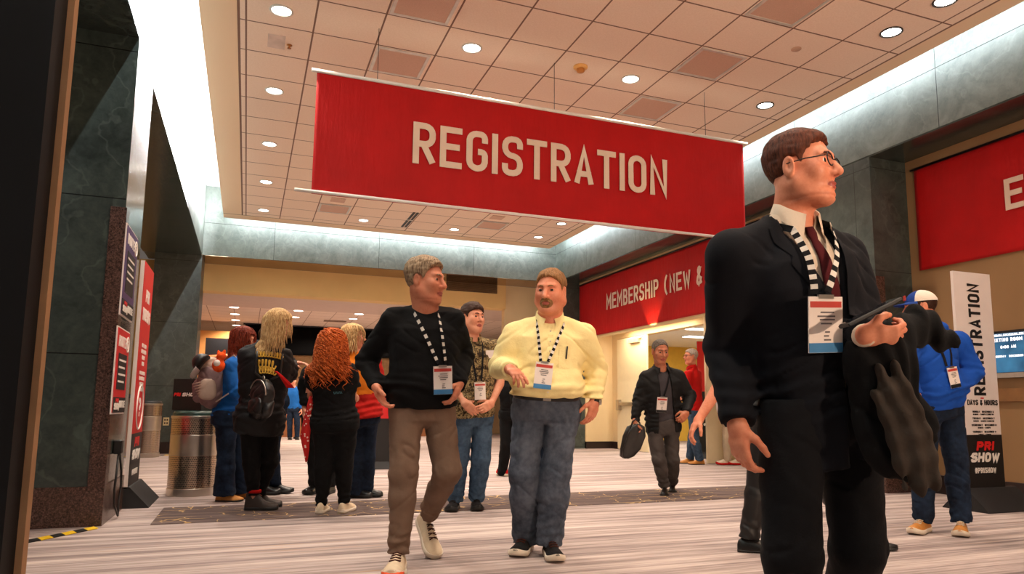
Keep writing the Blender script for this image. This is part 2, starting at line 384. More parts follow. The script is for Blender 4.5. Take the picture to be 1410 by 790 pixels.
struct(MB().box(-1.6, -.35, 22.2, 22.6, 0, 3.02).build('wall_lobby_stub', plain('ochre_wall', rgb(206, 146, 82), .75, var=.05)))
struct(MB().box(-2.9, -2.75, 7.2, 16.3, 0, HB).build('wall_left_recess', M_tan), 'tan wall behind the left opening')
struct(MB().box(-6, -2, 16.3, 16.5, 0, HB).build('wall_left_recess_end', M_tan))

# air grille on the bulkhead
g = empty('air_grille', (4.85, 16.19, 3.73), 'long dark slotted air grille set in the tan bulkhead', 'grille')
MB().box(4.2, 5.45, 16.17, 16.2, 3.62, 3.84).build('frame', plain('grille_dark', rgb(92, 70, 46), .6), g)
mb = MB()
for i in range(8): z = 3.64 + i * .025; mb.hexa([(4.23, 16.150, z), (5.42, 16.150, z), (5.42, 16.172, z + .012), (4.23, 16.172, z + .012), (4.23, 16.150, z + .006), (5.42, 16.150, z + .006), (5.42, 16.172, z + .018), (4.23, 16.172, z + .018)])
mb.build('louvers', plain('grille_slat', rgb(128, 100, 64), .5), g)

# ceiling fittings
M_lamp = emit('lamp_glow', (1.0, .93, .84, 1), 26); M_trim = plain('lamp_trim', rgb(210, 205, 198), .35, .3)
M_trimd = plain('lamp_trim_dark', rgb(70, 66, 64), .4, .3)
ORD = ['first', 'second', 'third', 'fourth', 'fifth', 'sixth', 'seventh']
LAMPS = []
def downlight(x, y, z, label, group, r=.085, mat=None):
    e = empty('ceiling_light', (x, y, z), label, 'ceiling light', group)
    MB().lathe((x, y, z), [(r + .018, .004), (r + .020, -.010), (r + .004, -.013), (r, -.004), (r - .004, .004)], 28).build('trim_ring', M_trimd if x > 5 else M_trim, e, True)
    MB().lathe((x, y, z), [(0.001, -.0035), (r * .6, -.0045), (r + .002, -.002), (r + .002, .004)], 28, caps=False).build('lens', mat or M_lamp, e, True)
    LAMPS.append((x, y, z)); return e
gx = lambda l: GX + l * TS
gy = lambda r: GY + r * TS
CN = {.5: 'beside the white cove', 3.5: 'second from the white cove', 6.5: 'third from the white cove', 9.5: 'beside the grey slate header'}
for l in (.5, 3.5, 6.5, 9.5):
    rows = [-5.5, -2.5, .5, 3.5, 6.5, 9.5, 12.5, 15.5]
    if l == 9.5: rows = [-5.5, -2.5, -.45, .5, 3.5, 6.5, 9.5, 13.4, 15.4]
    seen = {.5: [3.5, 6.5, 9.5, 12.5, 15.5], 3.5: [3.5, 15.5], 6.5: [3.5, 15.5], 9.5: [-.45, .5, 3.5, 13.4, 15.4]}[l]
    for r in rows:
        if r in seen: lab = 'recessed downlight, %s of the row %s' % (ORD[seen.index(r)], CN[l])
        else: lab = 'recessed downlight of the tile ceiling hidden behind the red banner'
        if r in seen or r > 4: downlight(gx(l), gy(r), ZC, lab, 'recessed downlights in the tile ceiling')
        else: LAMPS.append((gx(l), gy(r), ZC))
M_panel = plain('return_panel', rgb(208, 172, 152), .7, var=.1, scale=200)
PL = {(2, 2): 'upper left beside the wire', (2, 4): 'touching the banner top left', (7, 2): 'right of the smoke detector', (7, 4): 'touching the banner top right', (7, 0): 'cut by the frame top', (2, 14): 'left of the black slots', (7, 14): 'right of the black slots'}
for (l, r), w in PL.items():
    e = empty('air_return_panel', (gx(l + .47), gy(r + .47), ZC), 'square air return panel in the ceiling, ' + w, 'air panel', 'ceiling air panels')
    x0, x1, y0, y1 = gx(l) + .02, gx(l + .93), gy(r) + .02, gy(r + .95)
    mb = MB()
    for a in ((x0, x1, y0, y0 + .03), (x0, x1, y1 - .03, y1), (x0, x0 + .03, y0 + .03, y1 - .03), (x1 - .03, x1, y0 + .03, y1 - .03)): mb.box(*a, ZC - .014, ZC + .01)
    mb.build('frame', M_trim, e)
    MB().box(x0 + .03, x1 - .03, y0 + .03, y1 - .03, ZC - .008, ZC + .01).build('panel', M_panel, e)
for l, nm in ((2.28, 'left'), (7.14, 'right')):
    tag(box_obj('ceiling_hatch', M_panel, gx(l), gx(l + .4), gy(13.28), gy(13.7), ZC - .010, ZC + .01), 'small grey hatch beside the square air panel %s of the black slots' % nm, 'hatch', 'small ceiling hatches')
e = empty('ceiling_vent', (gx(4.87), gy(14.9), ZC), 'pair of black linear air slots in the ceiling tiles below the banner', 'air vent')
for k in (0, 1):
    MB().box(gx(4.77 + .11 * k), gx(4.85 + .11 * k), gy(13.93), gy(15.85), ZC - .006, ZC + .01).build('slot', M_black, e)
MB().box(gx(4.75), gx(4.98), gy(14.86), gy(14.92), ZC - .008, ZC + .01).build('crossbar', M_trim, e)
e = empty('smoke_detector', (gx(5.46), gy(3.42), ZC), 'amber tinted round smoke detector on a ceiling tile above the banner', 'smoke detector')
c = (gx(5.46), gy(3.42), ZC)
MB().lathe(c, [(.075, .002), (.078, -.012), (.070, -.022), (.045, -.028)], 28).build('base', plain('detector_amber', rgb(232, 178, 104), .5), e, True)
MB().lathe(c, [(.044, -.026), (.042, -.055), (.030, -.066), (.001, -.068)], 24).build('chamber', plain('detector_core', rgb(190, 120, 50), .5), e, True)
e = empty('ceiling_sprinkler', (gx(.67), gy(4.57), ZC), 'small brass sprinkler head beside a pale square plate in the ceiling', 'sprinkler'); c = (gx(.67), gy(4.57), ZC)
MB().lathe(c, [(.028, .002), (.028, -.006), (.010, -.010), (.008, -.03), (.02, -.033), (.02, -.036)], 16).build('sprinkler_body', plain('brass', rgb(170, 110, 60), .3, .9), e, True)
tag(MB().box(gx(.33), gx(.6), gy(4.3), gy(4.75), ZC - .006, ZC + .01).build('ceiling_plate', plain('plate_white', rgb(215, 196, 184), .6)), 'pale square cover plate next to the sprinkler', 'cover plate')
tag(MB().lathe((gx(8.5), gy(1.5), ZC), [(.05, .002), (.05, -.006), (.045, -.009), (.001, -.010)], 24).build('ceiling_disc', plain('cap_tan', rgb(196, 160, 138), .6), None, True), 'small round tan cap on a tile beside the slate header', 'cover cap')
# lobby downlights
k = 0
for x, ys, nm in ((-.4, (18.9, 20.3, 21.7, 23.1, 24.4), 'left'), (1.1, (18.9, 20.3), 'middle'), (2.6, (18.9, 20.0), 'right')):
    for i, y in enumerate(ys):
        e = empty('ceiling_light', (x, y, 3.3), 'round lobby light beyond the bulkhead, %s away in the %s row' % (ORD[i], nm), 'ceiling light', 'lobby ceiling lights')
        MB().lathe((x, y, 3.3), [(.14, .002), (.14, -.008), (.12, -.010), (.11, -.006)], 20, caps=False).build('trim_ring', M_trim, e, True)
        MB().lathe((x, y, 3.3), [(.001, -.006), (.115, -.006), (.115, .002)], 20, caps=False).build('lens', emit('lobby_glow', (1, .9, .78, 1), 9), e, True)
tag(MB().box(1.9, 2.5, 20.6, 20.9, 3.285, 3.31).build('ceiling_vent', plain('vent_brown', rgb(128, 104, 92), .6)), 'small brown air vent in the lobby ceiling', 'air vent')

# ------------------------------------------------------------------ the hanging registration banner
M_red = None
t = NT('red_banner_cloth'); v = t.coord(); t.base(t.ramp(t.noise(v, 3, 4), [(.3, rgb(170, 0, 4)), (.7, rgb(184, 1, 6))])); t.set(.6, 0, .3)
t.b.inputs['Sheen Weight'].default_value = .03; t.bump(t.noise(t.coord((6, 6, 1.2)), 2.5, 4, .6), .25, .03); M_red = t.m
M_let = plain('banner_lettering', rgb(226, 206, 186), .6, var=.03)
def cloth_sheet(name, p0, right, up, w, h, mat, parent, nx=120, nz=30, amp=.012, th=.006, bulge=0.0, seed=0):
    right, up = nrm(right), nrm(up); nn = np.cross(right, up); g = np.random.RandomState(seed); ph = g.rand(8) * 6.28
    def off(u, v):
        o = 0
        for k in range(6):
            o += sin(u * w * (2.2 + 1.7 * k) + ph[k] + v * (.6 + .3 * k)) / (1 + .55 * k)
        return o * amp * (.35 + .65 * (1 - v)) + bulge * sin(pi * v)
    A = [[np.asarray(p0) + right * (w * i / nx) + up * (h * j / nz) + nn * off(i / nx, j / nz) for i in range(nx + 1)] for j in range(nz + 1)]
    fv = [p for r in A for p in r]; bv = [p - nn * th for p in fv]; n = len(fv); R = nx + 1; fs = []
    for j in range(nz):
        for i in range(nx):
            a = j * R + i; fs.append((a, a + 1, a + R + 1, a + R)); fs.append((n + a + R, n + a + R + 1, n + a + 1, n + a))
    for i in range(nx): fs += [(i + 1, i, n + i, n + i + 1), (nz * R + i, nz * R + i + 1, n + nz * R + i + 1, n + nz * R + i)]
    for j in range(nz): fs += [(j * R, (j + 1) * R, n + (j + 1) * R, n + j * R), ((j + 1) * R + nx, j * R + nx, n + j * R + nx, n + (j + 1) * R + nx)]
    return mesh(name, fv + bv, fs, mat, parent, True), off
BY = 6.65
e = empty('hanging_banner', (2.84, BY, 2.8), 'long red cloth banner lettered REGISTRATION hanging on wires from the ceiling', 'banner')
cloth_sheet('banner_cloth', (.448, BY, 2.812), (1, 0, .0), (0, 0, 1), 4.79, 1.17, M_red, e, 150, 36, .0045, bulge=0)
text_mb('REGISTRATION', (1.358, BY - .018, 3.214), (1, 0, .0), (0, 0, 1), .416, .222, .062, .0448, .004).build('lettering', M_let, e)
MB().tube([(.40, BY, 3.985), (5.30, BY, 3.985)], .018, 10).build('top_rod', M_white, e, True)
MB().tube([(.30, BY, 2.83), (5.25, BY, 2.83)], .016, 10).build('bottom_rod', M_white, e, True)
for x in (1.0, 2.84, 4.72): MB().tube([(x, BY, ZC - .002), (x + .003, BY, 4.0)], .003, 5).build('suspension_wire', M_darkmetal, e)

# membership banner on the fascia, exhibitor banner on the recess wall
e = empty('wall_banner', (XW - .02, 11.2, 2.55), 'red wall banner lettered MEMBERSHIP above the vestibule doors', 'banner')
cloth_sheet('banner_cloth', (XW - .02, 15.17, 2.52), (0, -1, 0), (0, 0, 1), 7.55, 1.24, M_red, e, 120, 24, .004, seed=3)
text_mb('MEMBERSHIP (NEW & RENEWAL)', (XW - .034, 13.76, 3.02), (0, -1, 0), (0, 0, 1), .335, .180, .051, .041, .004, spacew=.5).build('lettering', M_let, e)
MB().tube([(XW - .025, 15.2, 3.77), (XW - .025, 7.6, 3.77)], .014, 8).build('top_rod', M_darkmetal, e, True)
e = empty('wall_banner', (XW - .02, 4.4, 2.45), 'dark red wall banner starting with the letter E on the tan recess wall', 'banner')
cloth_sheet('banner_cloth', (XW - .02, 5.98, 2.50), (0, -1, 0), (0, 0, 1), 4.2, 1.19, M_red, e, 80, 24, .004, seed=5)
text_mb('EX', (XW - .034, 4.915, 2.935), (0, -1, 0), (0, 0, 1), .325, .20, .055, .05, .004).build('lettering', M_let, e)
MB().tube([(XW - .025, 6.02, 3.70), (XW - .025, 1.8, 3.70)], .014, 8).build('top_rod', M_darkmetal, e, True)

# ------------------------------------------------------------------ lettering helpers for small signs
M_wt = plain('print_white', rgb(240, 236, 230), .6, var=.02); M_bk = plain('print_black', rgb(12, 12, 14), .6, var=.02); M_rd = plain('print_red', rgb(212, 22, 26), .55, var=.03)
def sign_text(lines, parent, name, mat, mi=None): pass
M_signred = plain('sign_red', rgb(206, 20, 24), .5, var=.03); M_signwhite = plain('sign_white', rgb(236, 228, 224), .5, var=.02)
M_purple = plain('sign_purple', rgb(70, 46, 104), .5, var=.05)
M_blkbase = plain('black_fabric_base', rgb(22, 22, 24), .7)
def tent(name, c, ax, rx, L, Wd, h, parent):      # long tent-shaped foot: ax along the ridge, rx across
    c, ax, rx = np.asarray(c, float), nrm(ax), nrm(rx); up = V(0, 0, 1)
    P = []
    for s in (-1, 1):
        P.append([c + ax * s * L / 2 + rx * x + up * z for x, z in ((-Wd / 2, 0), (Wd / 2, 0), (Wd / 2, .008), (.03, h - .004), (.02, h), (-.02, h), (-.03, h - .004), (-Wd / 2, .008))])
    return MB().loft(P).build(name, M_blkbase, parent)
# housing totem
e = empty('totem_sign', (-.935, 7.55, 0), 'tall narrow red totem sign on a black tent foot beside the slate pillar', 'sign')
X0 = -.935; y0, y1 = 7.24, 7.90
tent('foot', (X0, 7.64, 0), (0, 1, 0), (1, 0, 0), .80, .38, .185, e)
MB().box(X0 - .018, X0 + .014, y0, y1, .17, 2.19).build('panel', [M_signwhite], e)
MB().box(X0 + .012, X0 + .018, y0 + .004, y1 - .004, .64, 2.187).build('red_face', M_signred, e)
MB().box(X0 + .012, X0 + .018, y0 + .004, y1 - .004, .172, .64).build('black_face', M_bk, e)
xt = X0 + .0185; R_, U_ = (0, 1, 0), (0, 0, 1); ym = (y0 + y1) / 2
mb = MB()
text_mb('PRI', (xt, ym, 1.84), R_, U_, .115, .085, .024, .025, .003, mb=mb, center=True)
text_mb('HOUSING', (xt, ym, 1.66), R_, U_, .115, .062, .02, .018, .003, mb=mb, center=True)
for i, s in enumerate(('GET YOUR', 'QUESTIONS', 'ABOUT', 'HERE')): text_mb(s, (xt, ym, 1.42 - i * .055), R_, U_, .036, .03, .009, .009, .003, mb=mb, center=True)
for i, s in enumerate(('FOR HOUSING', 'INFORMATION', 'VISIT THE', 'COUNTER')): text_mb(s, (xt, ym, 1.17 - i * .05), R_, U_, .032, .027, .008, .008, .003, mb=mb, center=True)
text_mb('?', (xt, ym, .79), R_, U_, .17, .11, .03, 0, .003, mb=mb, center=True)
ring = [(xt + .0015, ym + .2 * cos(a), .875 + .2 * sin(a)) for a in np.linspace(0, 2 * pi, 33)]; mb.tube(ring, .009, 5)
text_mb('SHOW', (xt, ym, .41), R_, U_, .085, .10, .026, .014, .003, shear=.2, mb=mb, center=True); text_mb('#PRISHOW', (xt, ym, .27), R_, U_, .05, .037, .011, .01, .003, mb=mb, center=True)
mb.build('lettering', M_wt, e)
text_mb('PRI', (xt, ym, .52), R_, U_, .085, .11, .026, .02, .003, shear=.2, center=True).build('logo', M_rd, e)
# two route signs on the pillar face
def route(name, ya, yb, za, zb, face, num, label):
    x = XL + .022
    e = empty('route_sign', (x, (ya + yb) / 2, za), label, 'sign', 'route signs on the pillar')
    MB().box(XL + .012, x, ya, yb, za, zb).build('board', M_signwhite, e)
    MB().box(x, x + .004, ya + .012, yb - .012, za + .012, zb - .012).build('printed_face', face, e)
    m2 = MB().box(x + .004, x + .007, ya + .1, yb - .1, za + .19, zb - .2); m2.box(x + .004, x + .007, ya + .012, yb - .012, za + .012, za + .13); m2.build('dark_panel', M_bk, e)
    mb = MB(); h = .10; ym = (ya + yb) / 2 - .06
    text_mb('ROUTE', (x + .004, ym, zb - .15), R_, U_, .085, .055, .016, .018, .003, mb=mb, center=True); text_mb(num, (x + .004, yb - .11, zb - .145), R_, U_, .07, .05, .014, 0, .003, mb=mb, center=True)
    mb.tube([(x + .006, yb - .11 + .06 * cos(a), zb - .11 + .06 * sin(a)) for a in np.linspace(0, 2 * pi, 21)], .006, 4)
    for i in range(4): mb.box(x + .007, x + .009, ya + .13, yb - .14 - .04 * (i % 2), zb - .26 - i * .055, zb - .245 - i * .055)
    text_mb('SHOW', (x + .007, ya + .17, za + .035), R_, U_, .05, .05, .013, .01, .003, shear=.2, mb=mb, center=True); text_mb('SHUTTLE', (x + .007, yb - .19, za + .05), R_, U_, .055, .032, .01, .008, .003, mb=mb, center=True)
    mb.build('lettering', M_wt, e)
    text_mb('PRI', (x + .007, ya + .17, za + .09), R_, U_, .03, .05, .01, .01, .003, shear=.2, center=True).build('logo', M_rd, e)
route('a', 6.26, 6.86, 1.58, 2.30, M_purple, '5', 'purple ROUTE sign fixed high on the slate pillar')
route('b', 6.22, 6.82, .82, 1.49, M_signred, '6', 'red ROUTE sign fixed on the slate pillar below the purple one')
# pillar bits: outlet, plate, cord
def outlet(name, c, right, nz, w, h, rows, label):
    c, right, nz = V(*c), nrm(right), nrm(nz); up = V(0, 0, 1)
    e = empty('wall_outlet', c, label, 'outlet', 'wall outlets')
    MB().obox(c + nz * .004, right, up, nz, w / 2, h / 2, .004, bev=.002).build('cover_plate', plain('outlet_ivory', rgb(214, 196, 150), .4), e)
    mb = MB()
    for i in range(rows):
        for s in (-1, 1): mb.obox(c + nz * .009 + up * ((i - (rows - 1) / 2) * h / (rows + .4)) + right * s * w * .2, right, up, nz, w * .13, h / rows * .22, .0015)
    mb.build('sockets', plain('socket_dark', rgb(70, 52, 34), .5), e)
outlet('o', (-1.445, 6.278, .47), (1, 0, 0), (0, -1, 0), .085, .125, 3, 'ivory six-way wall outlet low on the slate pillar front')
outlet('p', (-1.39, YB - .002, .6), (1, 0, 0), (0, -1, 0), .10, .15, 2, 'small ivory wall outlet on the second slate pillar')
tag(MB().obox((-1.452, 6.274, 1.585), V(1, 0, 0), V(0, 0, 1), V(0, -1, 0), .052, .026, .003, bev=.001).build('name_plate', plain('plate_grey', rgb(196, 192, 184), .4)), 'small pale plate screwed to the slate pillar front', 'plate')
e = empty('power_cord', (XL + .03, 6.75, .03), 'black power cord hanging from a plug on the pillar side', 'cord')
MB().obox((XL + .03, 6.62, .56), V(1, 0, 0), V(0, 1, 0), V(0, 0, 1), .03, .05, .055, bev=.008).build('plug', M_black, e)
for s in (-1, 1):
    MB().tube([(XL + .04, 6.62 + s * .02, .52), (XL + .05, 6.62 + s * .12, .36), (XL + .05, 6.62 + s * .16, .24), (XL + .05, 6.62 + s * .10, .12), (XL + .06, 6.66, .02)], .008, 6).build('cable', M_black, e, True)
# hazard tapes on the carpet
def tape(p, q, w, n, label):
    p, q = V(*p), V(*q); d = nrm(q - p); sd = V(-d[1], d[0], 0); mb = MB(); L = np.linalg.norm(q - p)
    for i in range(n):
        a, b2 = p + d * L * i / n, p + d * L * (i + 1) / n; sk = d * .03
        z = V(0, 0, .004)
        mb.hexa([a - sd * w / 2 - sk, b2 - sd * w / 2 - sk, b2 + sd * w / 2 + sk, a + sd * w / 2 + sk] + [v_ + z for v_ in (a - sd * w / 2 - sk, b2 - sd * w / 2 - sk, b2 + sd * w / 2 + sk, a + sd * w / 2 + sk)], i % 2)
    o = mb.build('hazard_tape', [plain('tape_yellow', rgb(244, 200, 30), .5), M_bk]); return tag(o, label, 'tape', 'hazard tapes on the carpet')
tape((-.97, 6.19, .002), (-1.75, 4.95, .002), .09, 15, 'yellow and black hazard tape on the carpet in front of the slate pillar')
tape((-1.95, 14.6, .002), (-.7, 15.1, .002), .09, 16, 'yellow and black hazard tape at the foot of the second slate pillar')
# near dark panel edge at the frame's side
e = empty('display_panel', (-.62, 1.13, 0), 'tall out of focus black panel with a tan edge strip at the frame edge', 'panel')
p0 = V(*W(62, 300, 1.25)); dx = nrm(V(-1, .35, 0)); dy = nrm(V(.35, 1, 0))
px0 = p0[0] + .012; py0 = p0[1]
MB().obox((px0, py0, 1.35), dx, dy, V(0, 0, 1), .006, .006, 1.35).build('edge_strip', plain('strip_tan', rgb(168, 128, 92), .5), e)
MB().obox(V(px0, py0, 1.35) + dx * .36 - dy * .02, dx, dy, V(0, 0, 1), .354, .02, 1.35).build('board', M_black, e)

# ------------------------------------------------------------------ registration totem on the right, wall screen
e = empty('totem_sign', (6.3, 4.95, 0), 'white totem sign lettered REGISTRATION on a black tent foot by the tan wall', 'sign')
a0 = onfloor(1328, 676); a0 = V(*W(1330, 672, depth((6.2, 4.85, 0)))); a1 = V(*W(1382, 668, depth((6.2, 4.85, 0)) + .18))
rx = nrm(V(a1[0] - a0[0], a1[1] - a0[1], 0)); wd = np.hypot(*(a1 - a0)[:2]); bz = .19; up = V(0, 0, 1); nz = np.cross(rx, up)
c0 = V(a0[0], a0[1], 0); cm = c0 + rx * wd / 2
tent('foot', cm + rx * .05, rx, -nz, wd + .16, .46, .20, e)
top = 2.22
MB().obox(cm + up * (bz + top) / 2, rx, nz, up, wd / 2, .014, (top - bz) / 2).build('panel', M_signwhite, e)
F = lambda u, z: c0 + rx * wd * u + up * z + nz * .0145
MB().obox(cm + up * (bz + .245) + nz * .0145, rx, nz, up, wd / 2, .002, .245).build('black_face', M_bk, e)
text_mb('REGISTRATION', F(.66, 1.045), up, -rx, .155, .083, .027, .0165, .003).build('lettering', M_bk, e)
mb = MB(); text_mb('DAYS & HOURS', F(.55, .955), rx, up, .05, .03, .009, .0065, .003, mb=mb, center=True)
for i, (s, s2) in enumerate((('MONDAY, DECEMBER 6', '8:00AM - 5:00PM EXHIBITOR'), ('TUESDAY, DECEMBER 7', '8:00AM - 6:00PM EXHIBITOR'), ('WEDNESDAY, DECEMBER 8', '8:00AM - 6:00PM'), ('THURSDAY, DECEMBER 9', '7:00AM - 5:00PM'), ('FRIDAY, DECEMBER 10', '8:00AM - 5:00PM'), ('SATURDAY, DECEMBER 11', '8:00AM - 3:00PM'))):
    text_mb(s, F(.55, .885 - i * .062), rx, up, .018, .0125, .0042, .0035, .002, mb=mb, center=True); text_mb(s2, F(.55, .862 - i * .062), rx, up, .014, .0095, .0026, .003, .002, mb=mb, center=True)
mb.build('hours_text', M_bk, e)
MB().obox(F(.55, 1.02), rx, nz, up, .02, .002, .006).build('red_dash', M_rd, e)
F2 = lambda u, z: c0 + rx * wd * u + up * z + nz * .017
text_mb('PRI', F2(.52, .535), rx, up, .085, .082, .024, .018, .003, shear=.22, center=True).build('logo', M_rd, e)
mb = MB(); text_mb('SHOW', F2(.5, .43), rx, up, .088, .078, .024, .012, .003, shear=.22, mb=mb, center=True); text_mb('#PRISHOW', F2(.5, .33), rx, up, .05, .03, .0095, .007, .003, mb=mb, center=True)
mb.build('logo_text', M_wt, e)
# screen
e = empty('wall_screen', (XW, 4.7, 1.2), 'flat wall screen showing a blue meeting room schedule', 'screen')
MB().box(XW - .06, XW - .001, 3.9, 5.20, 1.235, 1.71).build('housing', M_black, e)
t = NT('screen_glow'); v = t.coord(); t.base((0.01, .02, .03, 1)); g_ = t.ramp(t.noise(v, 3, 3), [(.35, rgb(22, 70, 104)), (.7, rgb(60, 128, 168))]); t.l(g_, t.b.inputs['Emission Color']); t.b.inputs['Emission Strength'].default_value = .9; t.set(.2)
MB().box(XW - .063, XW - .06, 3.93, 5.17, 1.29, 1.685).build('display', t.m, e)
MB().box(XW - .065, XW - .060, 3.90, 5.20, 1.236, 1.285).build('bezel', plain('bezel_grey', rgb(160, 150, 140), .4), e)
mb = MB(); mb.box(XW - .066, XW - .063, 3.93, 5.17, 1.655, 1.66)
text_mb('INDIANA CONVENTION CENTER', (XW - .0635, 5.13, 1.662), (0, -1, 0), up, .016, .012, .004, .004, .001, mb=mb)
text_mb('MEETING ROOM 104', (XW - .0635, 5.26 - .09, 1.60), (0, -1, 0), up, .036, .024, .008, .006, .001, mb=mb)
text_mb('8:00 AM', (XW - .0635, 5.06, 1.53), (0, -1, 0), up, .03, .02, .008, .006, .001, mb=mb); text_mb('THURSDAY, DECEMBER 9', (XW - .0635, 5.15, 1.44), (0, -1, 0), up, .022, .014, .006, .004, .001, mb=mb)
mb.build('screen_text', emit('screen_white', (.9, .95, 1, 1), 1.1), e)
struct(MB().box(XW - .035, XW + .01, -3, 5.9, 1.0, 1.13).build('trim_5', plain('rail_brown', rgb(132, 92, 50), .6)), 'brown chair rail')

# ------------------------------------------------------------------ steel bins and the box
def bin_(cx, cy, r, h, label, lidmat):
    e = empty('litter_bin', (cx, cy, 0), label, 'litter bin', 'steel litter bins')
    t = NT('perforated_steel') if 'perf' not in MATS else None
    if t:
        v = t.coord(kind='UV'); s = t.n('ShaderNodeSeparateXYZ'); t.l(v, s.inputs[0])
        row = t.math('FLOOR', s.outputs['Y']); sh = t.math('MULTIPLY', t.math('MODULO', row, 2.0), .5)
        a = t.math('SUBTRACT', t.math('FRACT', t.math('ADD', s.outputs['X'], sh)), .5); b_ = t.math('SUBTRACT', t.math('FRACT', s.outputs['Y']), .5)
        d = t.math('SQRT', t.math('ADD', t.math('MULTIPLY', a, a), t.math('MULTIPLY', t.math('MULTIPLY', b_, b_), .8))); hole = t.math('LESS_THAN', d, .30)
        t.base(t.mix(hole, rgb(196, 178, 160), rgb(10, 9, 9))); t.l(t.math('SUBTRACT', 1.0, hole), t.b.inputs['Metallic']); t.set(.27); MATS['perf'] = t.m
    def band(nm, z0, z1, rr, m):
        o = MB().lathe((cx, cy, 0), [(rr - .004, z0), (rr - .0005, z0 + .0005), (rr, z0 + .003), (rr, z0 + .006), (rr, z1 - .006), (rr, z1 - .003), (rr - .0005, z1 - .0005), (rr - .004, z1)], 64).build(nm, m, e, True)
        if m is MATS['perf']:
            me = o.data; uv = me.uv_layers.new(name='uv'); co = np.zeros(len(me.vertices) * 3); me.vertices.foreach_get('co', co); co = co.reshape(-1, 3)
            for p in me.polygons:
                an = [math.atan2(co[me.loops[l].vertex_index][1], co[me.loops[l].vertex_index][0]) for l in p.loop_indices]
                if max(an) - min(an) > pi: an = [a_ + 2 * pi if a_ < 0 else a_ for a_ in an]
                for l, a_ in zip(p.loop_indices, an): uv.data[l].uv = (a_ / (2 * pi) * 88, co[me.loops[l].vertex_index][2] / .0185)
        return o
    band('foot_ring', .0, .075, r + .006, M_steel); band('lower_mesh', .075, h * .50, r, MATS['perf']); band('smooth_band', h * .50, h * .76, r + .001, M_steel)
    band('upper_mesh', h * .76, h * .97, r, MATS['perf']); band('top_ring', h * .97, h, r + .005, M_steel)
    MB().lathe((cx, cy, 0), [(r * .96, h - .02), (r * .97, h + .02), (r * .90, h + .05), (r * .55, h + .055), (r * .5, h + .03), (.001, h + .028)], 40, caps=False).build('lid', lidmat, e, True)
M_lidgreen = plain('lid_green', rgb(18, 52, 46), .4)
bc = onfloor(264, 672); bc = V(-.40, 8.22, 0)
bin_(-.465, 8.22, .232, .79, 'perforated steel litter bin with a black box on top beside the grey backpack', M_lidgreen)
bin_(-1.62, 14.4, .24, .93, 'brushed steel litter bin standing against the second slate pillar', M_black)
# black carton on the bin
e = empty('carton', (-.45, 8.2, .85), 'black printed carton sitting on the steel litter bin', 'carton')
ca, sa = cos(.55), sin(.55); ax, ay = V(ca, -sa, 0), V(sa, ca, 0); cc = V(-.50, 8.2, 1.005)
MB().obox(cc, ax, ay, V(0, 0, 1), .165, .115, .16, bev=.004).build('box', M_bk, e)
mb = MB(); q = cc - ay * .1155
text_mb('SHOW', q - ax * .055 - up * .02, ax, up, .036, .038, .01, .006, .002, shear=.2, mb=mb)
q2 = cc + ax * .166; text_mb('#PRISHOW', q2 + ay * -.03 + up * .09, -up, ay, .036, .021, .007, .005, .002, mb=mb); mb.build('lettering', M_wt, e)
text_mb('PRI', q - ax * .15 - up * .02, ax, up, .036, .026, .01, .005, .002, shear=.2).build('logo', M_rd, e)
# service counter glimpsed behind the pillar
e = empty('service_counter', (-2.0, 12.2, 0), 'brown counter with a black top glimpsed behind the red totem sign', 'counter')
P = lambda r, z: [V(-2.05 + r * cos(a) * 1.0, 12.3 + r * sin(a) * 1.6, z) for a in np.linspace(0, 2 * pi, 36, endpoint=False)]
MB().loft([P(.30, .06), P(.42, .2), P(.42, 1.0)]).build('body', plain('counter_mahogany', rgb(112, 62, 48), .35, var=.2), e, True)
MB().loft([P(.40, 1.0), P(.46, 1.0), P(.46, 1.06), P(.3, 1.06)]).build('top', M_black, e)
MB().loft([P(.33, 0), P(.33, .07)]).build('plinth', M_base, e)

# ------------------------------------------------------------------ doors of the vestibule
e = empty('door_1', (8.0, 14.8, 0)); e['kind'] = 'structure'; e['label'] = 'open cream door leaf with a steel push bar'
M_door = plain('door_cream', rgb(240, 224, 186), .5, var=.02)
MB().obox((7.93, 14.1, 1.25), nrm(V(-.03, -1, 0)), nrm(V(1, -.03, 0)), up, .70, .022, 1.24, bev=.004).build('leaf', M_door, e)
MB().obox((7.885, 14.1, 1.02), V(0, -1, 0), V(1, 0, 0), up, .60, .03, .04, bev=.01).obox((7.885, 14.66, 1.0), V(0, -1, 0), V(1, 0, 0), up, .07, .04, .12, bev=.01).build('push_bar', M_steel, e)
MB().obox((7.88, 13.9, 2.40), V(0, -1, 0), V(1, 0, 0), up, .22, .045, .05, bev=.006).obox((7.86, 13.6, 2.44), nrm(V(-.3, -1, 0)), nrm(V(1, -.3, 0)), up, .25, .012, .01).build('door_closer', plain('closer_tan', rgb(196, 176, 140), .4), e)
e = empty('door_2', (8.0, 10.3, 0)); e['kind'] = 'structure'; e['label'] = 'second door leaf seen edge on'
MB().obox((7.62, 10.38, 1.25), nrm(V(1, .1, 0)), nrm(V(-.1, 1, 0)), up, .40, .022, 1.24, bev=.004).build('leaf', M_door, e)
MB().obox((7.62, 10.44, 1.02), nrm(V(1, .1, 0)), nrm(V(-.1, 1, 0)), up, .33, .03, .04, bev=.01).build('push_bar', M_steel, e)
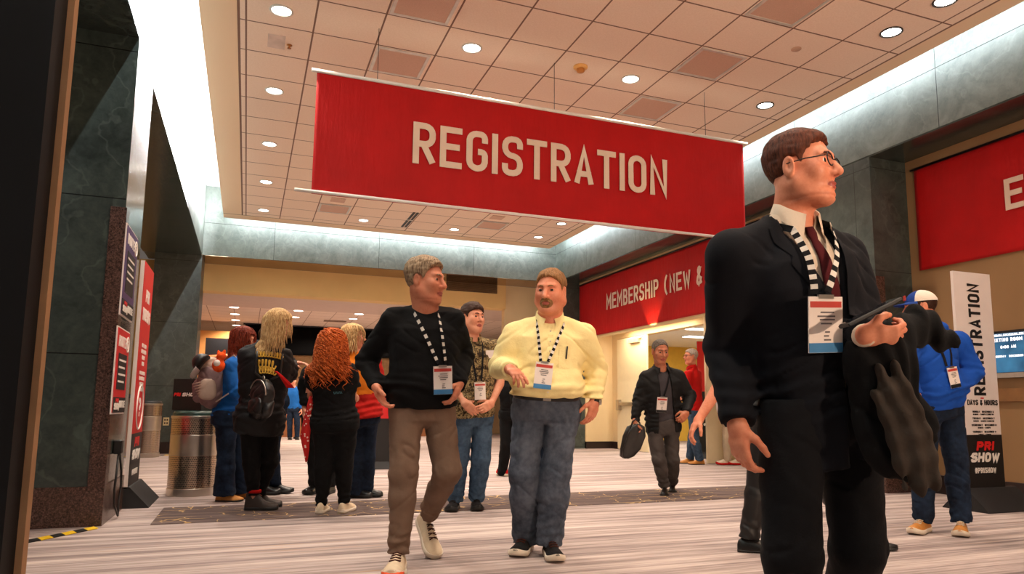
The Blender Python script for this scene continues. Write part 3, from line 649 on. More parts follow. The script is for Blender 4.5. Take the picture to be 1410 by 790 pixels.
# sign in the meeting room doorway
sp = onfloor(977, 640); sp = V(8.25, 11.55, 0)
e = empty('totem_sign', sp, 'black and red totem sign standing in the doorway behind the man in red', 'sign'); d1 = nrm(V(.9, -.45, 0)); n1 = np.cross(d1, up)
MB().obox(sp + up * 1.1, d1, n1, up, .30, .015, 1.1).build('panel', M_bk, e)
MB().obox(sp + up * 1.72 + n1 * .016, d1, n1, up, .298, .003, .475).build('red_face', M_signred, e)
mb = MB(); text_mb('SHOW', sp + up * .74 + n1 * .018, d1, up, .10, .10, .028, .014, .003, shear=.2, mb=mb, center=True); text_mb('#PRISHOW', sp + up * .6 + n1 * .018, d1, up, .05, .045, .012, .01, .003, mb=mb, center=True); text_mb('?', sp + up * 1.62 + n1 * .02, d1, up, .22, .13, .035, 0, .003, mb=mb, center=True); mb.build('lettering', M_wt, e)
mb = MB(); text_mb('PRI', sp + up * .87 + n1 * .018, d1, up, .10, .10, .028, .02, .003, shear=.2, mb=mb, center=True); mb.build('logo', M_rd, e)
tent('foot', sp, d1, -n1, .66, .4, .12, e)

# ------------------------------------------------------------------ far lobby
e = empty('dark_backdrop', (3.3, 22.4, 0), 'wide black drape hanging above the far lobby counter', 'backdrop')
cloth_sheet('drape', (-.15, 22.4, 2.42), (1, 0, 0), (0, 0, 1), 6.2, .86, plain('drape_black', rgb(7, 7, 8), .95, 0, .05), e, 90, 8, .03, seed=9)
MB().tube([(-.2, 22.4, 3.285), (6.1, 22.4, 3.285)], .03, 8).build('rail', M_darkmetal, e)
e = empty('lobby_counter', (3.2, 23.2, 0), 'long beige counter with wooden front in the far lobby', 'counter')
MB().box(.3, 6.2, 23.0, 23.6, .0, 1.0).build('front', M_wood, e); MB().box(.2, 6.3, 22.9, 23.7, 1.0, 1.06).build('worktop', M_cream, e)
MB().box(.3, 6.2, 23.9, 24.0, 1.06, 2.5).build('back_panel', plain('backpanel_beige', rgb(190, 158, 120), .7), e)
# event banner with a chequered flag motif
e = empty('event_banner', (-.3, 19.2, 0), 'black event banner with a chequered flag stripe behind the bin', 'banner')
bx0, bx1, by = -1.0, .55, 19.2
MB().box(bx0, bx1, by, by + .03, 0, 2.55).build('panel', plain('banner_ink', rgb(18, 20, 28), .5, var=.3, scale=3), e)
mb = MB()
for i in range(6):
    for j in range(4):
        if (i + j) % 2: mb.hexa([(bx0 + .55 + i * .07 + j * .02, by - .004, 2.12 + j * .07 + .02 * sin(i)), (bx0 + .62 + i * .07 + j * .02, by - .004, 2.12 + j * .07 + .02 * sin(i + 1)), (bx0 + .62 + i * .07 + j * .02, by, 2.12 + j * .07 + .02 * sin(i + 1)), (bx0 + .55 + i * .07 + j * .02, by, 2.12 + j * .07 + .02 * sin(i)), (bx0 + .57 + i * .07 + j * .02, by - .004, 2.19 + j * .07 + .02 * sin(i)), (bx0 + .64 + i * .07 + j * .02, by - .004, 2.19 + j * .07 + .02 * sin(i + 1)), (bx0 + .64 + i * .07 + j * .02, by, 2.19 + j * .07 + .02 * sin(i + 1)), (bx0 + .57 + i * .07 + j * .02, by, 2.19 + j * .07 + .02 * sin(i))])
mb.build('chequered_flag', M_wt, e)
MB().tube([(bx0 + .1, by - .005, 2.08), (bx0 + .5, by - .005, 2.13), (bx0 + .9, by - .005, 2.06), (bx1 - .1, by - .005, 2.0)], .05, 6).build('orange_stripe', plain('stripe_orange', rgb(206, 104, 48), .5, var=.3), e)
MB().tube([(bx0 + .25, by - .005, 1.93), (bx1 - .2, by - .005, 1.9)], .015, 5).build('grey_stripe', plain('stripe_grey', rgb(170, 170, 170), .5), e)
# low black sign standing behind the man in the black sweater
q = onfloor(527, 646); q = V(1.86, 10.9, 0)
e = empty('floor_sign', q, 'black floor sign with a red top half hidden behind the man in the black sweater', 'sign')
MB().obox(q + V(0, 0, .62), V(1, 0, 0), V(0, 1, 0), up, .28, .02, .60).build('panel', M_bk, e); MB().obox(q + V(0, -.022, .95), V(1, 0, 0), V(0, 1, 0), up, .27, .003, .22).build('printed_face', M_signred, e)
tent('foot', q, (1, 0, 0), (0, -1, 0), .6, .34, .1, e)
# ------------------------------------------------------------------ lights
def area(name, loc, size, energy, col, direction, sy=None):
    l = bpy.data.lights.new(name, 'AREA'); l.energy = energy; l.color = col; l.shape = 'RECTANGLE'; l.size = size; l.size_y = sy or size
    o = bpy.data.objects.new(name, l); COL.objects.link(o); o.location = loc; o.rotation_euler = Vector(direction).to_track_quat('-Z', 'Y').to_euler(); return o
def spot(name, loc, energy, col, size=150, blend=.9, direction=(0, 0, -1), rad=.08):
    l = bpy.data.lights.new(name, 'SPOT'); l.energy = energy; l.color = col; l.spot_size = radians(size); l.spot_blend = blend; l.shadow_soft_size = rad
    o = bpy.data.objects.new(name, l); COL.objects.link(o); o.location = loc; o.rotation_euler = Vector(direction).to_track_quat('-Z', 'Y').to_euler(); return o
WARM = (1, .80, .62)
for (x, y, z) in LAMPS: spot('downlight_beam', (x, y, z - .03), 215 if y > 5.2 else (120 if x < 4.5 else 75), (1, .82, .66), 98, .7)
def cove(loc, L, e, col, d, w=.1):
    o = area('cove_light', loc, L, e, col, d, w)
    # long axis along the cove
    q = Vector(d).to_track_quat('-Z', 'Y'); return o
def cove_strip(p, q, e, col, d, w=.08):
    p, q = Vector(p), Vector(q); l = bpy.data.lights.new('cove_light', 'AREA'); l.shape = 'RECTANGLE'; l.size = (q - p).length; l.size_y = w; l.energy = e; l.color = col
    o = bpy.data.objects.new('cove_light', l); COL.objects.link(o); x = (q - p).normalized(); z = -Vector(d).normalized(); y = z.cross(x).normalized(); z = x.cross(y)
    o.matrix_world = Matrix(((x[0], y[0], z[0], (p[0] + q[0]) / 2), (x[1], y[1], z[1], (p[1] + q[1]) / 2), (x[2], y[2], z[2], (p[2] + q[2]) / 2), (0, 0, 0, 1))); return o
cove_strip((-.62, -5, 4.68), (-.62, 14.8, 4.68), 1500, (.95, .97, 1), (-1, 0, .15))
cove_strip((6.27, -5, 4.66), (6.27, 14.8, 4.66), 250, (.86, .93, 1), (1, 0, .25))
cove_strip((-.5, 14.88, 4.66), (6.2, 14.88, 4.66), 115, (.9, .95, 1), (0, 1, .25))
# lobby, recess and meeting room lamps
for x, y in ((-.4, 18.9), (1.1, 18.9), (2.6, 19), (4.5, 19), (-.4, 21.7), (1.8, 21.5), (4, 21.5)): spot('lobby_beam', (x, y, 3.25), 300, WARM, 150, .8)
area('vestibule_lamp', (7.6, 13.0, 2.64), .5, 60, (1, .86, .66), (0, 0, -1), 2.5)
for x, y in ((9.4, 12.2), (10.6, 14.4), (9.4, 16)): area('meeting_room_lamp', (x, y, 2.73), .8, 70, (1, .93, .8), (0, 0, -1))
e = None
for i, (x, y) in enumerate(((9.3, 12.4), (9.9, 13.9), (10.8, 15.4))):
    e = empty('troffer_light', (x, y, 2.74), 'white troffer in the meeting room ceiling, %s from its doorway' % ORD[i], 'ceiling light', 'meeting room troffers')
    MB().box(x - .6, x + .6, y - .15, y + .15, 2.725, 2.75).build('lens', emit('troffer_glow', (1, .95, .86, 1), 5), e); MB().box(x - .63, x + .63, y - .18, y + .18, 2.735, 2.752).build('frame', M_trim, e)
for x, y in ((-2.4, 9), (-2.4, 12)): spot('recess_lamp', (x, y, 3.6), 60, WARM, 140)
spot('membership_uplight', (6.98, 11.9, 2.30), 40, (1, .72, .30), 75, .5, (.22, 0, 1), .03)
spot('ceiling_fill', (3.0, -2.5, 1.6), 1150, (1, .70, .49), 120, 1.0, (.1, 1.6, 1))  # added warm fill behind the camera, no fixture; brightens the tile ceiling
w = bpy.data.worlds.new('world'); sc.world = w; w.use_nodes = True; w.node_tree.nodes['Background'].inputs[0].default_value = (1, .83, .72, 1); w.node_tree.nodes['Background'].inputs[1].default_value = .11
sc.view_settings.view_transform = 'Standard'; sc.view_settings.look = 'None'; sc.view_settings.exposure = 0.08; sc.view_settings.gamma = 1.0; sc.view_settings.use_curve_mapping = False
# ================================================================== fields and surfaces for people and soft things
_T = RNG.rand(32, 32, 32).astype(np.float32) * 2 - 1
def vnoise(P, sc_):
    q = (P * np.asarray(sc_, np.float32)).astype(np.float32); i = np.floor(q).astype(np.int32); f = q - i; f = f * f * (3 - 2 * f)
    i0 = i & 31; i1 = (i + 1) & 31
    x0, y0, z0 = i0.T; x1, y1, z1 = i1.T; fx, fy, fz = f.T
    a = _T[x0, y0, z0] * (1 - fx) + _T[x1, y0, z0] * fx; b = _T[x0, y1, z0] * (1 - fx) + _T[x1, y1, z0] * fx
    c = _T[x0, y0, z1] * (1 - fx) + _T[x1, y0, z1] * fx; d = _T[x0, y1, z1] * (1 - fx) + _T[x1, y1, z1] * fx
    return (a * (1 - fy) + b * fy) * (1 - fz) + (c * (1 - fy) + d * fy) * fz
_CR = np.array([[.80, .0, .60], [.0, 1, .0], [-.60, 0, .80]], np.float32)
def crease(P, amp):
    q = P @ _CR; n = vnoise(q + 1.7, (5, 6, 15)); m = vnoise(P @ _CR.T + 4.1, (6, 6, 17)); g = np.clip(vnoise(P, 3.2) * 2.2 + .35, 0, 1)
    return amp * (np.exp(-(n / .16) ** 2) * g + np.exp(-(m / .16) ** 2) * (1 - g)) * .95
def cap(P, a, b, ra, rb, flat=False):
    a = np.asarray(a, np.float32); b = np.asarray(b, np.float32); ab = b - a; L2 = float(ab @ ab) + 1e-12
    q = P - a; tt = q @ ab / L2; t = np.clip(tt, 0, 1)
    d = np.sqrt(((q - t[:, None] * ab) ** 2).sum(1)) - (ra + (rb - ra) * t)
    if flat: d = np.maximum(d, (tt - 1) * sqrt(L2))
    return d
def ell(P, c, R, rad):
    q = (P - np.asarray(c, np.float32)) @ np.asarray(R, np.float32).T; rad = np.asarray(rad, np.float32)
    k0 = np.sqrt(((q / rad) ** 2).sum(1)) + 1e-9; k1 = np.sqrt(((q / rad ** 2) ** 2).sum(1)) + 1e-9
    return k0 * (k0 - 1) / k1
def smin(a, b, k):
    h = np.clip(.5 + .5 * (b - a) / k, 0, 1); return b + (a - b) * h - k * h * (1 - h)
def smax(a, b, k): return -smin(-a, -b, k)
def chain(P, pts, rad, k=0.0, flat=False):
    d = None
    for i in range(len(pts) - 1):
        c = cap(P, pts[i], pts[i + 1], rad[i], rad[i + 1], flat and i == len(pts) - 2)
        d = c if d is None else np.minimum(d, c) if k <= 0 else smin(d, c, k)
    return d
class Loft:
    """elliptic loft along a spine: rows t, half width, half depth, forward offset"""
    def __init__(s, o, top, r, prof, n=2.3, r2=None):
        s.o = np.asarray(o, np.float32); u = np.asarray(top, float) - o; s.L = np.linalg.norm(u); s.u = u / s.L
        r = nrm(r - s.u * (r @ s.u)); s.r = r; s.f = np.cross(s.u, r); s.p = np.array(prof, float); s.n = n
        s.r2 = None if r2 is None else nrm(r2 - s.u * (r2 @ s.u))
    def __call__(s, P, grow=0.0):
        q = P - s.o; t = q @ s.u.astype(np.float32) / s.L
        if s.r2 is None: x = q @ s.r.astype(np.float32); y = q @ s.f.astype(np.float32)
        else:
            w = np.clip(t, 0, 1)[:, None]; rr = s.r * (1 - w) + s.r2 * w; ff = np.cross(s.u, rr); x = (q * rr).sum(1); y = (q * ff).sum(1)
        a = np.interp(t, s.p[:, 0], s.p[:, 1]) + grow; b = np.interp(t, s.p[:, 0], s.p[:, 2]) + grow; c = np.interp(t, s.p[:, 0], s.p[:, 3])
        k = ((np.abs(x) / a) ** s.n + (np.abs(y - c) / b) ** s.n) ** (1 / s.n)
        d = (k - 1) * np.minimum(a, b)
        d = np.maximum(d, (t - s.p[-1, 0]) * s.L); return np.maximum(d, (s.p[0, 0] - t) * s.L)
    def t(s, P): return (P - s.o) @ s.u / s.L
    def at(s, t, x, y):
        r = s.r if s.r2 is None else nrm(s.r * (1 - min(max(t, 0), 1)) + s.r2 * min(max(t, 0), 1))
        return s.o + s.u * (t * s.L) + r * x + np.cross(s.u, r) * y
def surf(fn, lo, hi, h, slack=.02):
    """surface nets over a field, sampled only near the surface"""
    lo = np.asarray(lo, float); hi = np.asarray(hi, float); B = 6
    nb = np.maximum(1, np.ceil((hi - lo) / h / B).astype(int)); N = nb * B
    gi = np.stack(np.meshgrid(*[np.arange(n) for n in nb], indexing='ij'), -1).reshape(-1, 3)
    cen = (lo + (gi * B + (B - 1) / 2) * h).astype(np.float32)
    d = np.concatenate([fn(c) for c in np.array_split(cen, max(1, len(cen) // 60000))])
    act = np.abs(d) < h * B * .87 * 1.25 + slack
    F = np.empty(tuple(N), np.float32)
    Fb = F.reshape(nb[0], B, nb[1], B, nb[2], B).transpose(0, 2, 4, 1, 3, 5)
    Fb[...] = np.where(d >= 0, 1., -1.).reshape(tuple(nb))[..., None, None, None] * .1
    ai = gi[act]; off = np.stack(np.meshgrid(*[np.arange(B)] * 3, indexing='ij'), -1).reshape(-1, 3)
    for ch in np.array_split(ai, max(1, len(ai) // 600)):
        if not len(ch): continue
        pts = (lo + (ch[:, None, :] * B + off[None]) * h).reshape(-1, 3).astype(np.float32)
        Fb[ch[:, 0], ch[:, 1], ch[:, 2]] = fn(pts).reshape(-1, B, B, B)
    F[0] = F[-1] = .1; F[:, 0] = F[:, -1] = .1; F[:, :, 0] = F[:, :, -1] = .1
    S = F < 0
    cs = np.zeros(tuple(N - 1), np.int8)
    for i in (0, 1):
        for j in (0, 1):
            for k in (0, 1): cs += S[i:N[0] - 1 + i, j:N[1] - 1 + j, k:N[2] - 1 + k]
    cells = np.argwhere((cs > 0) & (cs < 8)); idx = np.full(tuple(N - 1), -1, np.int32); idx[tuple(cells.T)] = np.arange(len(cells))
    acc = np.zeros((len(cells), 3)); cnt = np.zeros(len(cells)); cor = [(i, j, k) for i in (0, 1) for j in (0, 1) for k in (0, 1)]
    val = {c: F[cells[:, 0] + c[0], cells[:, 1] + c[1], cells[:, 2] + c[2]] for c in cor}
    for c in cor:
        for ax in range(3):
            if c[ax] == 0:
                e = list(c); e[ax] = 1; e = tuple(e); a, b = val[c], val[e]; m = (a < 0) != (b < 0)
                t = np.where(m, a / np.where(m, a - b, 1), 0); p = np.tile(np.array(c, float), (len(cells), 1)); p[:, ax] += t
                acc[m] += p[m]; cnt[m] += 1
    vs = lo + (cells + acc / cnt[:, None]) * h; quads = []
    for ax in range(3):
        sl0 = [slice(0, n) for n in N]; sl1 = [slice(0, n) for n in N]; sl0[ax] = slice(0, N[ax] - 1); sl1[ax] = slice(1, N[ax])
        a, b = S[tuple(sl0)], S[tuple(sl1)]; E = np.argwhere(a != b); E = E[(E[:, (ax + 1) % 3] > 0) & (E[:, (ax + 2) % 3] > 0)]
        o1 = np.zeros(3, int); o2 = np.zeros(3, int); o1[(ax + 1) % 3] = 1; o2[(ax + 2) % 3] = 1
        ok = np.all(E < N - 1, 1); E = E[ok]
        q = np.stack([idx[tuple((E - o1 - o2).T)], idx[tuple((E - o2).T)], idx[tuple(E.T)], idx[tuple((E - o1).T)]], 1)
        ins = a[tuple(E.T)]; q[~ins] = q[~ins][:, ::-1]; quads.append(q)
    Q = np.concatenate(quads); Q = Q[(Q >= 0).all(1)]
    return vs, Q.astype(np.int32)
def join(parts):
    vs, qs, n = [], [], 0
    for v, q in parts: vs.append(v); qs.append(q + n); n += len(v)
    return np.concatenate(vs), np.concatenate(qs)
def bounds(pts, pad): p = np.array(pts, float); return p.min(0) - pad, p.max(0) + pad

# ------------------------------------------------------------------ heads
def rotm(f, u):      # rows: right, forward, up
    f = nrm(f); u = nrm(u - f * (u @ f)); r = np.cross(f, u); return np.stack([r, f, u])
def head_field(c, R, s, nk, neck_r, jaw=1.0, fat=0.0, female=False, smile=0.0):
    Rf = R.astype(np.float32); c = np.asarray(c, np.float32); nkl = R @ (np.asarray(nk, float) - c) / s
    I = np.eye(3)
    def fn(P):
        q = ((P - c) @ Rf.T / s).astype(np.float32); q = q.copy(); ax = np.abs(q[:, 0]); m = np.stack([ax, q[:, 1], q[:, 2]], 1)
        d = ell(q, (0, -.012, .034), I, (.074, .095, .084))
        d = smin(d, ell(q, (0, .024, -.028), I, (.060 * jaw + .006 * fat, .068, .082)), .03)
        d = smin(d, cap(m, (.050 * jaw + .006 * fat, .0, -.052), (.016, .060, -.097), .017 + .012 * fat, .017), .035)
        d = smin(d, ell(q, (0, .066, -.096), I, (.022, .020, .017)), .022)
        d = smin(d, ell(m, (.040, .060, -.022), I, (.024, .022, .026)), .025)
        d = smin(d, cap(m, (.008, .088, .030), (.042, .072, .030), .009 if not female else .006, .008), .018)
        d = smax(d, -ell(m, (.031, .104, .008), I, (.020, .024, .015)), .016)
        d = smin(d, ell(m, (.0315, .070, .007), I, (.0165, .0165, .0135)), .004)
        d = smax(d, -ell(m, (.0315, .089, .0065), I, (.0135, .012, .0037)), .003)
        nw = .9 if female else 1.08
        d = smin(d, cap(q, (0, .086, .018), (0, .110, -.026), .0085 * nw, .0125 * nw), .012)
        d = smin(d, ell(m, (.0125 * nw, .096, -.031), I, (.0085, .011, .0075)), .008)
        d = smax(d, -ell(m, (.0065, .104, -.040), I, (.0035, .006, .004)), .003)
        d = smin(d, ell(q, (0, .087, -.0585), I, (.024, .0115, .0060)), .007)
        d = smin(d, ell(q, (0, .0855, -.0700), I, (.020, .0115, .0068)), .007)
        d = smax(d, -ell(q, (0, .103, -.0640 - smile * .002), I, (.023 + .004 * smile, .010, .0016)), .003)
        e = ell(m, (.078, -.010, -.004), rotm(V(.25, 1, 0), V(0, -.15, 1)), (.009, .020, .033)); e = smax(e, -ell(m, (.088, -.006, -.002), I, (.008, .011, .020)), .006)
        d = smin(d, e, .008)
        nt = np.asarray(nkl, np.float32); nb_ = nt + np.array([0, 0, -.06], np.float32)
        d = smin(d, cap(q, (0, -.022, -.05), nt, neck_r * .98, neck_r * 1.06), .025)
        d = smin(d, cap(q, nt, nb_, neck_r * 1.06, neck_r * 1.0), .02)
        if fat: d = smin(d, ell(q, (0, .03, -.098), I, (.045, .04, .022 * fat)), .03)
        return d * s
    return fn
def short_hair_field(c, R, s, vol=.012, front=.078, side=-.005, nape=-.062, fringe=0.0, up=.0, seed=0):
    Rf = R.astype(np.float32); c = np.asarray(c, np.float32); I = np.eye(3)
    def fn(P):
        q = ((P - c) @ Rf.T / s).astype(np.float32)
        n = vnoise(q + seed, (38, 24, 38)) * .5 + vnoise(q + seed + 3, (95, 40, 95)) * .35 + vnoise(q, (16, 12, 16)) * .5
        lift = np.clip((q[:, 2] - .03) / .07, 0, 1)
        d = ell(q, (0, -.013, .036), I, (.074 + vol, .095 + vol, .085 + vol)) - lift * up - n * (.0035 + vol * .22)
        zl = np.interp(q[:, 1], [-.12, -.06, -.03, -.012, .012, .026, .034, .05, .066, .082, .11], [nape, nape + .006, -.034, side + .03, side + .034, side - .005, .036, .055 - fringe * .3, front - .012 - fringe, front - fringe, front + .004 - fringe])
        zl = zl + vnoise(q + 7, (120, 60, 120)) * .007
        ear = ell(np.stack([np.abs(q[:, 0]), q[:, 1], q[:, 2]], 1), (.085, -.010, -.002), I, (.022, .024, .036))
        d = smax(d, (zl - q[:, 2]) * .8, .008); d = smax(d, -ear, .004)
        return d * s
    return fn
def hand_parts(wr, dr, pn, thumb, curl=(.5, .5, .5, .55), tcurl=.3, s=1.0, spread=.06, tpalm=.35):
    """palm and five fingers; wr wrist, dr along the hand, pn out of the palm, thumb = which side vector"""
    d = nrm(dr); n = nrm(pn - d * (pn @ d)); w = np.cross(d, n); w = w if w @ thumb > 0 else -w
    wr = np.asarray(wr, float); P = lambda a, b, c: wr + (d * a + w * b + n * c) * s
    segs = []
    ko = (.031, .0105, -.0105, -.030); kl = (.088, .092, .088, .080); ln = (.074, .082, .076, .060); rr = (.0092, .0095, .009, .008)
    for i in range(4):
        k = P(kl[i], ko[i], 0); segs.append(([P(.0, ko[i] * .55, 0), P(kl[i] * .55, ko[i] * .86, -.003), k], [.017, .0145, .0118], 'palm'))
        a = curl[i] if hasattr(curl, '__len__') else curl; fan = ko[i] / .03 * spread; p = k; ang = 0; pts = [k]; 
        for j, (fr, mul) in enumerate(((.45, .75), (.31, 1.05), (.24, .8))):
            ang += a * mul; dd = (d * cos(fan) + w * sin(fan)) * cos(ang) + n * sin(ang); p = p + dd * ln[i] * fr * s; pts.append(p)
        segs.append((pts, [rr[i] * 1.12, rr[i] * 1.02, rr[i] * .94, rr[i] * .8], 'f'))
    a = P(.012, .022, .006); d1 = nrm(d * .62 + w * .72 + n * tpalm); b = a + d1 * .044 * s; d2 = nrm(d * (.86 - .2 * tcurl) + w * (.42 - .6 * tcurl) + n * (tpalm + tcurl * .5)); c = b + d2 * .034 * s
    d3 = nrm(d * (.9 - .3 * tcurl) + w * (.25 - .9 * tcurl) + n * (tpalm + tcurl * .6)); e = c + d3 * .027 * s
    segs.append(([a, b, c, e], [.016, .0125, .0108, .0085], 't'))
    return segs, (wr, d, n, w)
def hand_field(segs, wr, el, s, r_wr=.027, r_el=.043):
    def fn(P):
        dp = None
        for pts, rad, k in segs:
            if k == 'palm':
                c = chain(P, pts, [r * s for r in rad], .01); dp = c if dp is None else smin(dp, c, .016 * s)
        df = None
        for pts, rad, k in segs:
            if k == 't': dp = smin(dp, chain(P, pts, [r * s for r in rad], .006), .014 * s)
            elif k == 'f':
                c = chain(P, pts, [r * s for r in rad], .004); df = c if df is None else np.minimum(df, c)
        d = smin(dp, df, .006 * s)
        return smin(d, cap(P, wr, el, r_wr * s, r_el * s), .022)
    return fn

# ------------------------------------------------------------------ skin, hair and eye materials
def skin(name, c, red=.25):
    if name in MATS: return MATS[name]
    t = NT(name); v = t.coord(); dk = (c[0] * .86, c[1] * .66, c[2] * .60, 1)
    t.base(t.ramp(t.math('ADD', t.math('MULTIPLY', t.noise(v, 16, 4), .7), t.math('MULTIPLY', t.noise(v, 120, 2), .3)), [(.35, dk), (.65, c)]))
    t.set(.48, 0, .4); t.bump(t.noise(v, 240, 2), .08, .003); MATS[name] = t.m; return t.m
def hairmat(name, c, c2=None):
    if name in MATS: return MATS[name]
    t = NT(name); v = t.coord((60, 60, 9)); c2 = c2 or tuple(min(1, x * 1.9) for x in c[:3]) + (1,)
    n = t.noise(v, 2.2, 5, .65); t.base(t.ramp(n, [(.32, c), (.68, c2)])); t.set(.6, 0, .2); t.bump(n, .5, .004); MATS[name] = t.m; return t.m
SK = {'fair': skin('skin_fair', rgb(226, 164, 134)), 'ruddy': skin('skin_ruddy', rgb(222, 148, 116)), 'tan': skin('skin_tan', rgb(190, 124, 92))}
M_lip = plain('lips', rgb(172, 84, 74), .4, var=.08); M_eyew = plain('eye_white', rgb(226, 216, 208), .2, var=.02); M_iris = plain('iris', rgb(50, 40, 34), .15, var=.1)
HAIR = {'brown': hairmat('hair_brown', rgb(44, 26, 18)), 'greybrown': hairmat('hair_greybrown', rgb(86, 66, 50), rgb(198, 170, 138)), 'sand': hairmat('hair_sand', rgb(98, 66, 40), rgb(168, 124, 80)), 'grey': hairmat('hair_grey', rgb(120, 108, 98), rgb(206, 194, 180)), 'auburn': hairmat('hair_auburn', rgb(64, 20, 12), rgb(140, 52, 26)), 'chestnut': hairmat('hair_chestnut', rgb(46, 20, 13), rgb(104, 54, 34)),
        'blonde': hairmat('hair_blonde', rgb(150, 104, 56), rgb(238, 204, 150)), 'ginger': hairmat('hair_ginger', rgb(120, 40, 12), rgb(222, 112, 44)), 'darkgrey': hairmat('hair_darkgrey', rgb(46, 40, 36), rgb(128, 116, 104))}
CRh = nrm(V(CR[0], CR[1], 0)); CFh = nrm(V(CF[0], CF[1], 0)); UP = V(0, 0, 1)
def face_dir(az, el=0): az, el = radians(az), radians(el); return (CRh * sin(az) - CFh * cos(az)) * cos(el) + UP * sin(el)

MALE = [(-.16, .165, .118, .0), (0, .172, .122, .0), (.22, .160, .116, .004), (.45, .166, .120, .006), (.66, .178, .122, .008), (.80, .170, .112, .004), (.90, .115, .090, -.004), (.97, .080, .074, -.004), (1.04, .072, .070, .0), (1.10, .068, .068, .004)]
FEMALE = [(-.16, .170, .120, -.005), (0, .176, .124, -.008), (.24, .142, .104, .0), (.45, .146, .108, .006), (.64, .160, .122, .022), (.80, .146, .100, .004), (.90, .100, .080, -.004), (.97, .064, .062, -.004), (1.04, .060, .060, .0), (1.10, .056, .058, .002)]
def scale_prof(p, w=1, d=1, belly=0, chest=0):
    return [(t, a * w + belly * .45 * math.exp(-((t - .2) / .22) ** 2), b * d + belly * .7 * math.exp(-((t - .24) / .2) ** 2), c + belly * .55 * math.exp(-((t - .24) / .2) ** 2)) for t, a, b, c in p]

